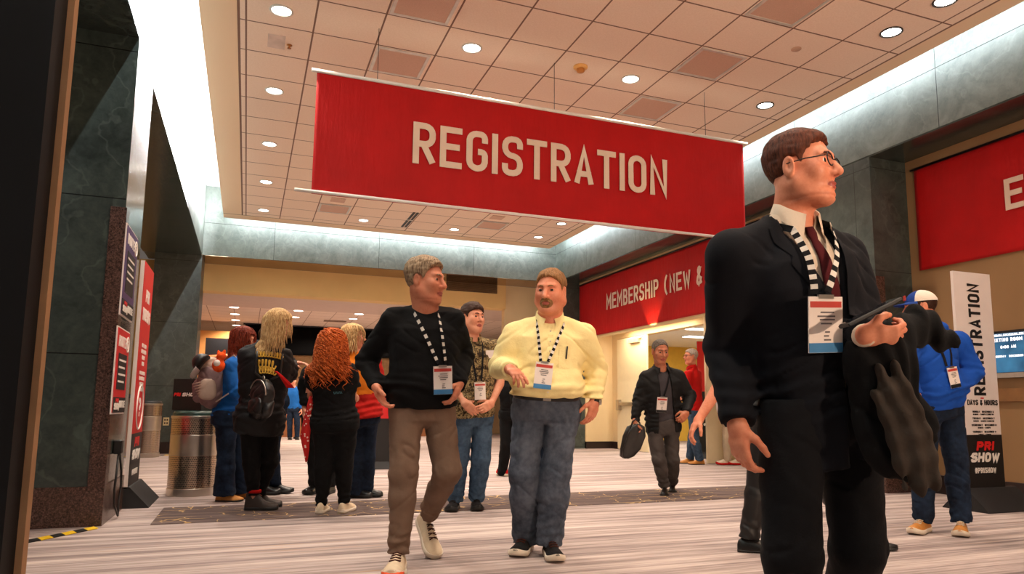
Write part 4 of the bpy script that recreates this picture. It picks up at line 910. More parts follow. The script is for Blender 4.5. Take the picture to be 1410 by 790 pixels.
REPORT = []
class Person:
    def __init__(s, label, D, foot, az=0, group=None, vox=1.0):
        s.D = D; s.facing = face_dir(az); s.vox = vox; s.J = {}
        f = W(foot[0], foot[1], D); s.root = empty('person', (f[0], f[1], 0.0), label, 'person', group)
        s.off = V(0, 0, 0)
    def j(s, **kw):
        for k, v in kw.items(): s.J[k] = W(v[0], v[1], s.D - (v[2] if len(v) > 2 else 0))
        return s
    def report(s):
        J = s.J; L = lambda a, b: round(float(np.linalg.norm(J[a] - J[b])), 3)
        out = {}
        for a, b in (('hd', 'nk'), ('nk', 'pl'), ('sa', 'sb'), ('sa', 'ea'), ('ea', 'wa'), ('sb', 'eb'), ('eb', 'wb'), ('ha', 'hb'), ('ha', 'ka'), ('ka', 'na'), ('hb', 'kb'), ('kb', 'nb')):
            if a in J and b in J: out[a + '-' + b] = L(a, b)
        out['na_z'] = round(float(J['na'][2]), 3) if 'na' in J else 0; out['nb_z'] = round(float(J['nb'][2]), 3) if 'nb' in J else 0; out['hd_z'] = round(float(J['hd'][2]), 3)
        REPORT.append((s.root['label'][:40], out))
    def put(s, name, vq, mats, mi=None): return mesh(name, vq[0], vq[1], mats, s.root, True, mi)
    # ---- body
    def body(s, az, el=0, tilt=0, hs=.232, skin='fair', neck_r=.056, hair=None, hairmat='brown', hands=(), eyes=True, arms=None, **hk):
        J = s.J; k = hs / .232; f = face_dir(az, el); u = UP + CRh * tilt; R = rotm(f, u); s.R = R; fh = nrm(V(f[0], f[1], 0)); s.RY = np.stack([np.cross(fh, UP), fh, UP]); s.hc = J['hd']; s.k = k; hd = J['hd']; sk = SK[skin]
        fn = head_field(hd, R, k, J['nk'], neck_r, **hk); s.headf = fn
        lo, hi = bounds([hd, J['nk']], .15 * k); parts = []
        v, q = surf(fn, lo, hi, .0036 * s.vox, .004); lp = R @ (v - hd).T / k
        cq = lp[:, q].mean(2); mi = ((((cq[0] / .0235) ** 2 + ((cq[2] + .064) / .0125) ** 2) < 1) & (cq[1] > .07)).astype(np.int32)
        parts.append((v, q)); mis = [mi]
        # core under the clothes so the figure is one body
        core = [(J['nk'] - UP * .09, J['pl'], .06, .085)]
        for a, b, c in (('sa', 'ea', 'wa'), ('sb', 'eb', 'wb'), ('ha', 'ka', 'na'), ('hb', 'kb', 'nb')):
            leg = a[0] == 'h'
            if a in J and b in J: core.append((J[a], J[b], .05 if leg else .028, .04 if leg else .024)); core.append((J['nk' if not leg else 'pl'] - UP * (.10 if not leg else 0), J[a] - UP * (.02 if not leg else 0), .03, .03 if not leg else .05))
            if b in J and c in J: core.append((J[b], J[c], .035 if leg else .022, .03 if leg else .02))
        def cf(P):
            d = None
            for a, b, ra, rb in core: e = cap(P, a, b, ra, rb); d = e if d is None else smin(d, e, .03)
            return d
        v, q = surf(cf, *bounds([p for c in core for p in c[:2]], .12), .022, .02); parts.append((v, q)); mis.append(np.zeros(len(q), np.int32))
        for hnd in hands:
            w_, e_ = J[hnd['w']], J[hnd['e']]; hsz = hnd.get('s', 1.0)
            dr = hnd.get('d', None); dr = w_ - e_ if dr is None else dr
            segs, fr = hand_parts(w_, dr, hnd['n'], hnd['t'], hnd.get('curl', .5), hnd.get('tc', .3), hsz, hnd.get('sp', .06), hnd.get('tp', .35)); hnd['fr'] = fr; hnd['segs'] = segs
            bare = hnd.get('bare', .35); e2 = w_ + (e_ - w_) * bare
            hf = hand_field(segs, w_, e2, hsz, hnd.get('rw', .027), hnd.get('re', .027 + .016 * bare))
            if hnd.get('upper') is not None:
                sh = J[hnd['upper']]; h0 = hf; m_ = e_ + (sh - e_) * hnd.get('ub', .6)
                rE = hnd.get('re', .043)
                hf = lambda P, h0=h0, e_=e_, m_=m_, rE=rE: smin(h0(P), cap(P, e_, m_, rE * 1.0, rE * 1.12), .03)
                e2 = m_
            allp = [p for sg in segs for p in sg[0]] + [e2]
            v, q = surf(hf, *bounds(allp, .055), .0034 * s.vox, .004); parts.append((v, q)); mis.append(np.zeros(len(q), np.int32))
        vq = join(parts); s.body_o = s.put('body', vq, [sk, M_lip], np.concatenate(mis))
        if eyes and s.vox < 2.1:
            for sx in (-1, 1):
                c = hd + R.T @ (V(sx * .0315, .0705, .0065) * k); r = .0150 * k; mb = MB(); az_ = nrm(R[1] + R[0] * sx * .05)
                mb.lathe(c, [(.001, r)] + [(r * sin(a), r * cos(a)) for a in (.3, .60)], 16, 1, az_, caps=False)
                mb.lathe(c, [(r * sin(a), r * cos(a)) for a in (.60, .8, 1.0, 1.4, 2.0)], 16, 0, az_, caps=False); mb.build('eye', [M_eyew, M_iris], s.root, True)
                hm = HAIR[hairmat]
                pts = [hd + R.T @ (V(sx * x, y, z) * k) for x, y, z in ((.013, .095, .0265), (.024, .092, .031), (.036, .084, .030), (.046, .072, .024))]
                MB().tube(pts, [.0028 * k, .0042 * k, .0038 * k, .002 * k], 6).build('eyebrow', hm, s.root, True)
        if hair is not None:
            hf = short_hair_field(hd, R, k, **hair); s.hair_o = s.put('hair', surf(hf, hd - .16 * k, hd + .16 * k, .0036 * s.vox, .006), HAIR[hairmat])
        return s
    def L(s, x, y, z): return s.hc + s.R.T @ (V(x, y, z) * s.k)      # head-local point
    def beard(s, mat, full=True, r=.006):
        R, k, hd = s.R, s.k, s.hc; hf = s.headf
        def fn(P):
            q = ((P - hd.astype(np.float32)) @ R.T.astype(np.float32) / k); ax = np.abs(q[:, 0]); n = vnoise(q, (90, 90, 60)) * .003
            d = hf(P) / k - r - n
            m = ell(np.stack([ax, q[:, 1], q[:, 2]], 1), (0, .085, -.062), np.eye(3), (.038, .05, .030))
            if full: m = smin(m, cap(np.stack([ax, q[:, 1], q[:, 2]], 1), (.062, .02, -.055), (.0, .085, -.10), .024, .03), .02)
            lips = ell(q, (0, .095, -.064), np.eye(3), (.021, .03, .0085))
            return smax(smax(d, m, .006), -lips, .004) * k
        s.put('beard', surf(fn, hd - .16 * k, hd + .16 * k, .0034 * s.vox, .006), mat); return s
    def glasses(s, mat):
        mb = MB()
        for sx in (-1, 1):
            c = s.L(sx * .033, .098, .006); rx = s.R[0]; uz = s.R[2]
            mb.tube([c + rx * .026 * s.k * cos(a) * 1.05 + uz * .019 * s.k * sin(a) for a in np.linspace(0, 2 * pi, 21)], .0022, 5)
            mb.tube([s.L(sx * .060, .094, .012), s.L(sx * .074, .04, .012), s.L(sx * .082, -.015, .006)], .002, 5)
        mb.tube([s.L(-.008, .102, .010), s.L(0, .104, .012), s.L(.008, .102, .010)], .002, 5); mb.build('glasses', mat, s.root, True); return s
    # ---- clothes
    def frame(s):
        J = s.J; r = nrm(J['sb'] - J['sa']); rh = nrm(J['hb'] - J['ha'])
        if np.cross(UP, r) @ s.facing < 0: r = -r
        if np.cross(UP, rh) @ s.facing < 0: rh = -rh
        return r, rh
    def shirt(s, mat, prof=MALE, rs=(.066, .058, .050, .040), hem=-.12, sleeve=1.0, fit=(1, 1), belly=0, fold=.006, name='shirt', neckcut=.062, trap=.022, ncz=.050, rim=.0, dip=.07, seed=0, cut=None, grow=0.0, sleeve_s=None, k_sh=.07, top=1.12, mats=None, mifn=None, hemnoise=.006):
        J = s.J; r, rh = s.frame()
        P_ = scale_prof(prof, fit[0], fit[1], belly); P_ = [p for p in P_ if p[0] <= top + 1e-6]
        P_ = [(hem,) + tuple(np.interp(hem, [p[0] for p in P_], [p[i] for p in P_]) for i in (1, 2, 3))] + [p for p in P_ if p[0] > hem]
        lf = Loft(J['pl'], J['nk'], rh, P_, 2.35, r); s.lf = lf
        arms = []
        for a, b, c in (('sa', 'ea', 'wa'), ('sb', 'eb', 'wb')):
            if a not in J: continue
            sl = sleeve if not isinstance(sleeve, dict) else sleeve[a]
            A = [J[a], J[b]]; rr = [rs[0], rs[1]]
            if sl <= .5: A[1] = J[a] + (J[b] - J[a]) * (sl * 2); rr = [rs[0], rs[0] * .95]
            else: A.append(J[b] + (J[c] - J[b]) * ((sl - .5) * 2)); rr = [rs[0], rs[1], rs[2] + (rs[3] - rs[2]) * (sl - .5) * 2]
            arms.append((A, rr))
        nk = J['nk']; hdn = nrm(J['hd'] - nk)
        def fn(P):
            d = lf(P, grow)
            for A, rr in arms:
                e = chain(P, A, [x + grow for x in rr], .02, True)
                if fold:
                    ax = nrm(A[1] - A[0])
                    for pt, wd, am in ((A[1], .10, 1.0), (A[-1], .06, .8)):
                        g = np.exp(-((P - pt) ** 2).sum(1) / wd ** 2); a2 = nrm(A[-1] - A[0])
                        e = e + g * am * fold * .9 * np.sin(((P - pt) @ a2) * 105 + 4 * vnoise(P + seed, 11))
                d = smin(d, e, k_sh)
                d = smin(d, cap(P, nk + hdn * trap, A[0] + UP * .004, rs[0] * .70 + grow, rs[0] * .80 + grow), .035)
            if fold:
                n = vnoise(P + seed, (10, 10, 7)) * .6 + vnoise(P + seed + 5, (22, 22, 13)) * .4
                t = lf.t(P); g = np.exp(-((t - .12) / .16) ** 2)
                d = d + fold * n + g * fold * .7 * np.sin(t * 62 + 5 * vnoise(P + seed, (6, 6, 6))) + crease(P + seed, fold)
            d = smax(d, (lf.p[0, 0] - lf.t(P)) * lf.L + hemnoise * vnoise(P, (12, 12, 1)), .006)
            if neckcut:
                y_ = (P - nk) @ s.facing.astype(np.float32)
                d = smax(d, (lf.t(P) - (1.045 + rim - dip * np.clip(y_ / .07, -.3, 1.2))) * lf.L, .008)
                d = smax(d, -cap(P, nk + hdn * ncz, nk + hdn * .3, neckcut, neckcut * 1.05), .006)
            if cut is not None: d = cut(P, d, lf)
            return d
        s.shirtf = fn
        pts = [J['pl'], J['nk']] + [p for A, rr in arms for p in A]
        lo, hi = bounds(pts, .24); lo[2] = min(lo[2], (J['pl'] + (J['nk'] - J['pl']) * hem)[2] - .03); hi[2] = J['nk'][2] + .14
        vq = surf(fn, lo, hi, (.0075 if s.vox <= 1 else .0085 * s.vox), .02)
        mi = None
        if mifn is not None: cq = vq[0][vq[1]].mean(1); mi = mifn(cq, lf)
        return s.put(name, vq, mats or [mat], mi)
    def front(s, t, x, lift=.004, side=1, fld=None):
        """point on the front of the garment at height t and sideways x"""
        lf = s.lf; f = fld or s.shirtf; ys = np.linspace(.34, .0, 120); P = np.array([lf.at(t, x, side * y) for y in ys], np.float32); d = f(P)
        i = int(np.argmax(d < 0)) if (d < 0).any() else int(np.argmin(np.abs(d))); i = max(i, 1)
        a, b = d[i - 1], d[i]; w = a / (a - b) if a > 0 > b else .5
        return lf.at(t, x, side * (ys[i - 1] + (ys[i] - ys[i - 1]) * w + lift))
    def pants(s, mat, rt=(.098, .078, .066, .062), prof=MALE, fit=(1, 1), hem=(.99, .99), waist=.10, fold=.006, seed=3, name='trousers', low=-.10, belly=0, flare=0.0, k=.04, grow=0.0):
        J = s.J; r, rh = s.frame()
        P_ = scale_prof(prof, fit[0], fit[1], belly); P_ = [(-.20, .12 * fit[0], .09 * fit[1], 0)] + [p for p in P_ if p[0] < waist] + [(waist,) + tuple(np.interp(waist, [p[0] for p in P_], [p[i] for p in P_]) for i in (1, 2, 3))]
        lf = Loft(J['pl'], J['nk'], rh, P_, 2.35); s.plf = lf; legs = []
        for a, b, c, h in (('ha', 'ka', 'na', hem[0]), ('hb', 'kb', 'nb', hem[1])):
            if J[c][2] < .17: h = h + max(0, (J[c][2] - .075)) / .40
            A = [J[a], J[b], J[b] + (J[c] - J[b]) * h]; cal = J[b] + (J[c] - J[b]) * .35
            legs.append(([A[0], A[1], cal, A[2]], [rt[0], rt[1], rt[2] * 1.04, rt[3] + flare]))
        def fn(P):
            d = None
            for A, rr in legs:
                e = chain(P, A, rr, .025, True)
                ax = nrm(A[-1] - A[1])
                for pt, wd, am, fq in ((A[1], .10, .35, 80), (A[-1] - ax * .05, .085, 1.25, 96), (A[0] - UP * .05, .10, .6, 60)):
                    g = np.exp(-((P - pt) ** 2).sum(1) / wd ** 2); e = e + g * am * fold * np.sin(((P - pt) @ ax) * fq + 5 * vnoise(P + seed, 9))
                d = e if d is None else smin(d, e, .012)
            d = smin(d, lf(P, grow), k)
            d = d + fold * (vnoise(P + seed, (11, 11, 6)) * .6 + vnoise(P + seed + 9, (24, 24, 12)) * .35) + crease(P + seed, fold)
            return smax(d, (lf.t(P) - waist) * lf.L, .004)
        s.pantsf = fn
        pts = [J['pl'], J['pl'] + (J['nk'] - J['pl']) * waist] + [p for A, rr in legs for p in A]; lo, hi = bounds(pts, .2); lo[2] = max(lo[2], -.005) if min(J['na'][2], J['nb'][2]) > 0 else lo[2]
        return s.put(name, surf(fn, lo, hi, (.0075 if s.vox <= 1 else .0085 * s.vox), .02), mat)
    def belt(s, mat, buckle=None, t=.085, grow=.012):
        lf = s.plf; n = 40; rings = []
        a, b, c = (np.interp(t, lf.p[:, 0], lf.p[:, i]) + (grow if i < 3 else 0) for i in (1, 2, 3))
        def ring(tt, g): return [lf.at(tt, (a + g) * np.sign(cos(x)) * abs(cos(x)) ** (2 / 2.35), c + (b + g) * np.sign(sin(x)) * abs(sin(x)) ** (2 / 2.35)) for x in np.linspace(0, 2 * pi, n, endpoint=False)]
        h = .019 / lf.L
        MB().loft([ring(t - h, -.01), ring(t - h, 0), ring(t - h * .8, .003), ring(t + h * .8, .003), ring(t + h, 0), ring(t + h, -.01)]).build('belt', mat, s.root, True)
        if buckle: MB().obox(lf.at(t, 0, c + b + .006), lf.r, lf.u, lf.f, .024, .019, .004, bev=.003).build('buckle', buckle, s.root)
    def shoe(s, key, toe, mats, kind='sneaker', L=.285, roll=0.0, w=1.0, up=None, lace=None):
        """toe: horizontal-ish direction of the foot; the sole sits below the ankle"""
        an = s.J[key]; d = nrm(toe); u = UP - d * (UP @ d); u = nrm(u) if up is None else nrm(up); r = np.cross(d, u); h = .085 if kind != 'boot' else .10
        w = w * (1.14 if kind == 'sneaker' else 1.0); O = an - u * h - d * .065      # heel point on the ground
        us = np.array([0, .03, .10, .22, .36, .5, .62, .74, .84, .92, .97, 1.0]); wid = np.array([.018, .028, .033, .035, .036, .040, .046, .050, .048, .040, .028, .012]) * w
        if kind == 'dress': wid = wid * np.array([1, 1, 1, .98, .95, .95, .95, .95, .9, .8, .7, .5])
        hup = {'sneaker': [.055, .082, .098, .104, .102, .092, .080, .070, .063, .054, .044, .032], 'dress': [.045, .07, .085, .09, .088, .076, .062, .05, .042, .036, .030, .024], 'boot': [.06, .14, .17, .175, .165, .105, .08, .068, .062, .056, .048, .032]}[kind]
        st = {'sneaker': .030, 'dress': .012, 'boot': .028}[kind]; tip = np.array([.008, .004, .0, 0, 0, 0, 0, .0, .004, .010, .016, .022]) if kind == 'sneaker' else np.array([0, 0, 0, 0, 0, 0, 0, 0, .002, .004, .006, .008])
        rings, srings, edge = [], [], []
        for q, wi, hu, tp in zip(us, wid, hup, tip):
            c = O + d * (q * L - .012)
            ring = []
            for a in np.linspace(-pi * .06, pi * 1.06, 15):
                x = cos(a); z = max(sin(a), -.15); pinch = 1 - .42 * max(0, z) ** 1.5 * (1 if q > .18 else .75); ring.append(c + r * wi * .95 * np.sign(x) * abs(x) ** .75 * pinch + u * (tp + st * .7 + (hu - st * .7) * max(z, 0) ** .8))
            rings.append(ring)
            srings.append([c + r * wi * 1.04 * sx + u * (tp + zz) for sx, zz in ((-.9, 0.0), (.9, 0.0), (1.02, st * .35), (1.0, st), (.9, st * 1.08), (-.9, st * 1.08), (-1.0, st), (-1.02, st * .35))])
        zmin = min(float(q_[2]) for rg_ in srings for q_ in rg_)
        if abs(zmin) < .14:
            dz = V(0, 0, .003 - zmin); O = O + dz; rings = [[q_ + dz for q_ in rg_] for rg_ in rings]; srings = [[q_ + dz for q_ in rg_] for rg_ in srings]
        nm = {'sneaker': 'sneaker', 'dress': 'dress_shoe', 'boot': 'ankle_boot'}[kind]
        o = MB().loft(rings).build(nm, mats[0], s.root, True)
        mb = MB().loft(srings); so = mb.build('sole', mats[1], None, True); so.parent = o; so['_o'] = o['_o']
        off = np.array(s.root['_o']); me = so.data; co = np.zeros(len(me.vertices) * 3); me.vertices.foreach_get('co', co); me.vertices.foreach_set('co', (co.reshape(-1, 3) - off).ravel()); me.update()
        if kind != 'dress' and lace is not None:
            mb = MB()
            for i in range(4):
                q = .40 + .085 * i; hu = np.interp(q, us, hup); wi = np.interp(q, us, wid); c = O + d * (q * L - .012) + u * (hu - .004)
                for sg in (-1, 1): mb.tube([c - r * wi * .5 * sg + d * -.006, c + u * .007, c + r * wi * .5 * sg + d * .010], .0032, 5)
            lo_ = mb.build('laces', lace, None, True); me = lo_.data; co = np.zeros(len(me.vertices) * 3); me.vertices.foreach_get('co', co); me.vertices.foreach_set('co', (co.reshape(-1, 3) - off).ravel()); me.update(); lo_.parent = o
        return o
def child(o, parent, pbase):
    """make a world-space mesh a child of a part whose thing stands at pbase"""
    me = o.data; co = np.zeros(len(me.vertices) * 3); me.vertices.foreach_get('co', co); me.vertices.foreach_set('co', (co.reshape(-1, 3) - np.asarray(pbase)).ravel()); me.update(); o.parent = parent; return o

# ------------------------------------------------------------------ badge on a lanyard
M_strapk = cloth('lanyard_black', rgb(22, 22, 26)); M_strapw = cloth('lanyard_white', rgb(226, 220, 212))
M_card = plain('badge_card', rgb(232, 222, 216), .4, var=.02); M_cardr = plain('badge_red', rgb(190, 60, 50), .4); M_cardb = plain('badge_blue', rgb(60, 124, 176), .4); M_cardk = plain('badge_ink', rgb(96, 90, 92), .5)
def badge(p, label, tcard, xcard, xs=(.075, .07), size=(.105, .15), tilt=0.0, dash=True, ttop=.965, w=.018, lift=.006, fld=None, bluefoot=True, side=1, back=True, foot=None):
    lf = p.lf; r, u = lf.r2 if lf.r2 is not None else lf.r, lf.u
    c_top = p.front(tcard, xcard, lift + .004, side, fld)
    e = empty('name_badge', tuple(c_top - u * .08), label, 'badge', 'name badges on lanyards')
    for sg, xo in ((-1, xs[0]), (1, xs[1])):
        pts = []
        if back: pts += [lf.at(ttop + .05, sg * .02, side * -.075), lf.at(ttop + .075, sg * (xo * .85), side * -.045), lf.at(ttop + .05, sg * (xo + .006), side * .0)]
        for i in range(15):
            q = i / 14; t = ttop + (tcard + .02 - ttop) * q; x = sg * xo + (xcard + sg * .022 - sg * xo) * q
            pts.append(p.front(t, x, lift, side, fld))
        # smooth out dips: keep the strap taut
        A = np.array(pts); 
        for _ in range(3): A[4 if back else 1:-1] = np.maximum.reduce([A[4 if back else 1:-1] * 0 + A[4 if back else 1:-1]]) * .5 + (A[(3 if back else 0):-2] + A[(5 if back else 2):]) * .25
        fine = []
        for i in range(len(A) - 1):
            for k in range(2): fine.append(A[i] + (A[i + 1] - A[i]) * k / 2)
        fine.append(A[-1]); sd = []
        for i, q in enumerate(fine):
            tg = nrm(fine[min(i + 1, len(fine) - 1)] - fine[max(i - 1, 0)]); nn = nrm(q - (lf.o + lf.u * ((q - lf.o) @ lf.u))); sd.append(nrm(np.cross(tg, nn)))
        MB().ribbon(fine, sd, w, .0022, [(i // 2) % 2 if dash else 0 for i in range(len(fine) - 1)]).build('strap', [M_strapk, M_strapw], e)
    W2, H2 = size; dn = nrm(-u + r * tilt); rt = nrm(np.cross(dn, np.cross(r, dn))); rt = nrm(r - dn * (r @ dn)); low = p.front(tcard - H2 / lf.L, xcard + tilt * H2, lift + .004, side, fld)
    dn = nrm(low - c_top) if np.linalg.norm(low - c_top) > .05 else dn; dn = nrm(dn * .6 + nrm(-u + r * tilt) * .4); rt = nrm(r - dn * (r @ dn)); nz = np.cross(rt, -dn); 
    if nz @ (c_top - lf.o) < 0: nz = -nz
    C = c_top + dn * H2 / 2 + nz * .004
    pen = max(float((p.front(tcard - H2 * a_ / lf.L, xcard + tilt * H2 * a_ + W2 * b_, lift, side, fld) - C) @ nz) for a_ in (0, .25, .5, .75, 1) for b_ in (-.5, 0, .5))
    C = C + nz * (max(pen, 0) + .006)
    MB().obox(C, rt, -dn, nz, W2 / 2, H2 / 2, .0018).build('card', M_card, e)
    F_ = lambda a, b, c_: C + rt * W2 * a - dn * H2 * b + nz * c_
    MB().obox(F_(0, .36, .0022), rt, -dn, nz, W2 * .46, H2 * .055, .0008).build('red_header', M_cardr, e)
    MB().obox(F_(0, -.41, .0022), rt, -dn, nz, W2 * .5, H2 * .085, .0008).build('footer_band', foot or (M_cardb if bluefoot else M_bk), e)
    mb = MB()
    for i, (b, wd) in enumerate(((.22, .2), (.15, .26), (.09, .22), (.02, .16), (-.13, .07), (-.20, .07), (-.27, .1))): mb.obox(F_(-.04 + .03 * (i % 2), b, .0022), rt, -dn, nz, W2 * wd, H2 * .014, .0006)
    mb.build('printed_lines', M_cardk, e); MB().obox(F_(0, .5, .001), rt, -dn, nz, W2 * .22, .006, .004).build('clip', M_steel, e)
    return e
# ------------------------------------------------------------------ long hair made of locks
def locks(p, name, mat, n, length, curl=0.0, r=.004, spread=.03, face=62, seed=0, wave=0.0, base=True, lift=.0, turns=7, fields=(), segs=26, rag=.72, back_bias=0.0, front_len=1.0):
    g = np.random.RandomState(seed); mb = MB(); R, k, hd = p.R, p.k, p.hc
    for i in range(n):
        for _ in range(40):
            a = g.uniform(-pi, pi); ph = np.arcsin(g.uniform(-.25, 1))
            if abs(a) < radians(face) and ph < radians(58): continue
            break
        dl = V(sin(a) * cos(ph), cos(a) * cos(ph), sin(ph))
        rad = V(.082, .103, .092) * (1 + lift); root = V(0, -.013, .034) + dl * rad
        Ln = length * g.uniform(rag, 1.06) * (front_len if abs(a) < radians(100) else 1); pts = []; hdir = nrm(V(dl[0], dl[1], 0) + V(0, -.25 * back_bias, 0) + 1e-4); q = root.copy(); st = Ln / segs; fall = 0
        ph0 = g.uniform(0, 6.28); o_ax = g.uniform(.75, 1.15)
        for m in range(segs + 1):
            pts.append(q.copy()); e_ = (q - V(0, -.013, .034)) / (rad * 1.04)
            if np.linalg.norm(e_) < 1.05 and q[2] > .0:       # slide over the skull
                nn = nrm(e_ / rad); dn = V(hdir[0] * .9, hdir[1] * .9, -.75); tdir = nrm(dn - nn * min(0, dn @ nn) - nn * max(0, dn @ nn) * .8)
                q = q + tdir * st + nn * .0008
            else:
                fall += st; q = q + (V(hdir[0], hdir[1], 0) * spread * math.exp(-fall / .12) + V(0, -.04 * back_bias, 0) + V(0, 0, -1)) * st
        A = np.array(pts); tt = np.linspace(0, 1, len(A)); env = np.clip(tt * 4, 0, 1)
        if curl:
            an = ph0 + tt * turns * 2 * pi * o_ax; A[:, 0] += curl * env * np.cos(an); A[:, 1] += curl * env * np.sin(an)
        if wave: A[:, 0] += wave * env * np.sin(ph0 + tt * 9); A[:, 1] += wave * env * np.cos(ph0 * 2 + tt * 7)
        Wd = hd + (A * k) @ R if False else hd + np.stack([A[:, 0] * k, A[:, 1] * k, A[:, 2] * k], 1) @ p.RY
        for fld in fields:
            d = fld(Wd.astype(np.float32)); push = np.clip(.012 - d, 0, .12); c2 = Wd - (p.J['nk'] * .5 + p.J['pl'] * .5); c2[:, 2] = 0; nn = c2 / (np.linalg.norm(c2, axis=1)[:, None] + 1e-6); Wd = Wd + nn * push[:, None]
        rr = r * np.clip(np.minimum(1.1, .55 + tt * 3), 0, 1) * np.clip((1.03 - tt) * 5, .25, 1) * g.uniform(.75, 1.25)
        mb.tube(list(Wd), list(rr), 4 if n > 250 else 5)
    return mb.build(name, mat, p.root, True)
# ================================================================== people
M_knit = cloth('knit_black', rgb(12, 12, 14), 300, .1, .95); M_chino = cloth('chino_brown', rgb(122, 98, 82), 500, .14)
M_yshirt = cloth('shirt_yellow', rgb(244, 226, 162), 600, .05, .85, bstr=.35)
def denim(name, c, fade):
    t = NT(name); v = t.coord(); n = t.math('ADD', t.math('MULTIPLY', t.noise(v, 5, 4), .6), t.math('MULTIPLY', t.noise(v, 30, 3), .4))
    t.base(t.ramp(n, [(.36, c), (.68, fade)])); t.set(.9, 0, .2); t.bump(t.math('ADD', t.noise(v, 26, 4), t.math('MULTIPLY', t.noise(v, 500, 1), .2)), .3, .012); return t.m
M_jean = denim('denim_grey_blue', rgb(56, 64, 78), rgb(102, 110, 124)); M_jeand = denim('denim_dark', rgb(16, 24, 38), rgb(36, 52, 76)); M_jeanb = denim('denim_blue', rgb(42, 60, 82), rgb(80, 104, 128))
M_leather = plain('leather_black', rgb(18, 16, 16), .3, 0, .5, .1, 30); M_rubw = plain('sole_white', rgb(226, 212, 192), .6); M_rubk = plain('sole_black', rgb(20, 20, 20), .6)
M_snk = cloth('sneaker_cream', rgb(226, 206, 176), 400, .2); M_snkb = cloth('sneaker_black', rgb(24, 22, 24), 400, .2); M_tanl = plain('leather_tan', rgb(196, 132, 62), .55, 0, .4, .15, 20)
M_lace = cloth('laces_dark', rgb(70, 34, 26)); M_lacew = cloth('laces_light', rgb(214, 200, 180)); M_blk = cloth('cotton_black', rgb(10, 10, 12), 400, .1); M_blkw = cloth('trousers_black', rgb(11, 11, 13), 500, .1)
def dirpx(p, q): return nrm(q - p)
# --- man in the black sweater
p = m1 = Person('man with swept grey hair in a black sweater and brown trousers striding forward', 4.05, (560, 780), az=12)
p.j(hd=(586, 388, -.16), nk=(586, 428, -.17), pl=(580, 556, -.14), sa=(541, 440, -.13), sb=(625, 440, -.21), ea=(505, 497, -.22), wa=(519, 533, -.03), eb=(638, 490, -.30), wb=(632, 528, -.12),
    ha=(560, 560, -.11), hb=(602, 560, -.17), ka=(556, 650, .02), na=(549, 752, .06), kb=(616, 648, -.08), nb=(588, 711, -.36))
p.report()
p.body(70, -2, hs=.262, skin='ruddy', neck_r=.060, hairmat='greybrown', hair=dict(vol=.010, front=.082, fringe=-.008, up=.012, nape=-.055), jaw=1.04, fat=.5, smile=1,
       hands=[dict(w='wa', e='ea', d=W(528, 556, 4.04) - W(519, 533, 4.08), n=CRh * .9 - CFh * .2, t=-CFh, curl=(.35, .45, .5, .55), tc=.1, bare=.3),
              dict(w='wb', e='eb', d=W(624, 552, 4.13) - W(632, 528, 4.17), n=-CRh * .9, t=-CFh, curl=(.5, .6, .65, .7), tc=.3, bare=.3)])
p.pants(M_chino, (.104, .080, .069, .061), hem=(.96, .92), fit=(1.02, 1.0), fold=.007)
p.shirt(M_knit, rs=(.070, .066, .054, .042), hem=-.04, fit=(1.16, 1.12), belly=.035, fold=.006, neckcut=.064, name='sweater')
p.shoe('na', onfloor(528, 796) - onfloor(549, 762), [M_snk, M_rubw], 'sneaker', .345, lace=M_lace, w=1.14)
p.shoe('nb', W(605, 754, 4.20) - W(583, 700, 4.42), [M_snk, M_rubw], 'sneaker', .32, lace=M_lace)
M_orange = plain('rubber_orange', rgb(232, 84, 32), .55); tdir = nrm((onfloor(528, 796) - onfloor(549, 762)) * V(1, 1, 0)); tp_ = V(m1.J['na'][0], m1.J['na'][1], 0) + tdir * (.345 - .065 - .030); tr_ = np.cross(tdir, UP)
MB().loft([[tp_ + tdir * (x_ + y_ * .0) + tr_ * w_ * k_ + UP * z_ for k_, z_, y_ in ((-1, .012, 0), (1, .012, 0), (1, .040 - .4 * max(x_, 0), 0), (.6, .050 - .5 * max(x_, 0), 0), (-.6, .050 - .5 * max(x_, 0), 0), (-1, .040 - .4 * max(x_, 0), 0))] for x_, w_ in ((-.02, .060), (.0, .055), (.018, .043), (.030, .026), (.036, .008))]).build('toe_cap', M_orange, m1.root, True)
badge(p, 'white name badge on a dashed lanyard worn by the man in the black sweater', .42, -.085, tilt=-.05, size=(.105, .158), xs=(.07, .07))
# --- man in the yellow shirt
p = m2 = Person('bearded man in a pale yellow shirt and grey blue jeans walking forward', 4.40, (755, 764), az=-5)
p.j(hd=(758, 402, -.05), nk=(757, 441, -.10), pl=(752, 556, -.09), sa=(707, 460, -.08), sb=(805, 461, -.10), ea=(688, 506, -.06), wa=(702, 508, .20), eb=(822, 507, -.16), wb=(819, 553, -.05),
    ha=(729, 562, -.09), hb=(776, 562, -.09), ka=(722, 650, -.02), na=(724, 741, -.14), kb=(765, 650, -.0), nb=(757, 742, .0))
p.report()
p.body(-18, -6, tilt=.03, hs=.262, skin='ruddy', neck_r=.066, hairmat='sand', hair=dict(vol=.008, front=.083, fringe=-.004, up=.006, nape=-.05), jaw=1.1, fat=1.0,
       hands=[dict(w='wa', e='ea', d=-CFh * .8 + CRh * .55 - UP * .45, n=-UP * .9 + CRh * .1, t=CRh * .5 + UP * .5, curl=(.25, .4, .55, .6), tc=.2, bare=.25),
              dict(w='wb', e='eb', d=W(812, 582, 4.4) - W(819, 553, 4.42), n=-CRh * .7 + CFh * .6, t=-CFh - CRh * .3, curl=(.4, .5, .55, .6), tc=.3, bare=.25)])
p.beard(HAIR['sand'], False, .003)
p.pants(M_jean, (.108, .092, .088, .080), hem=(1.02, 1.02), fit=(1.16, 1.15), fold=.008, waist=.14, belly=.02, flare=.004)
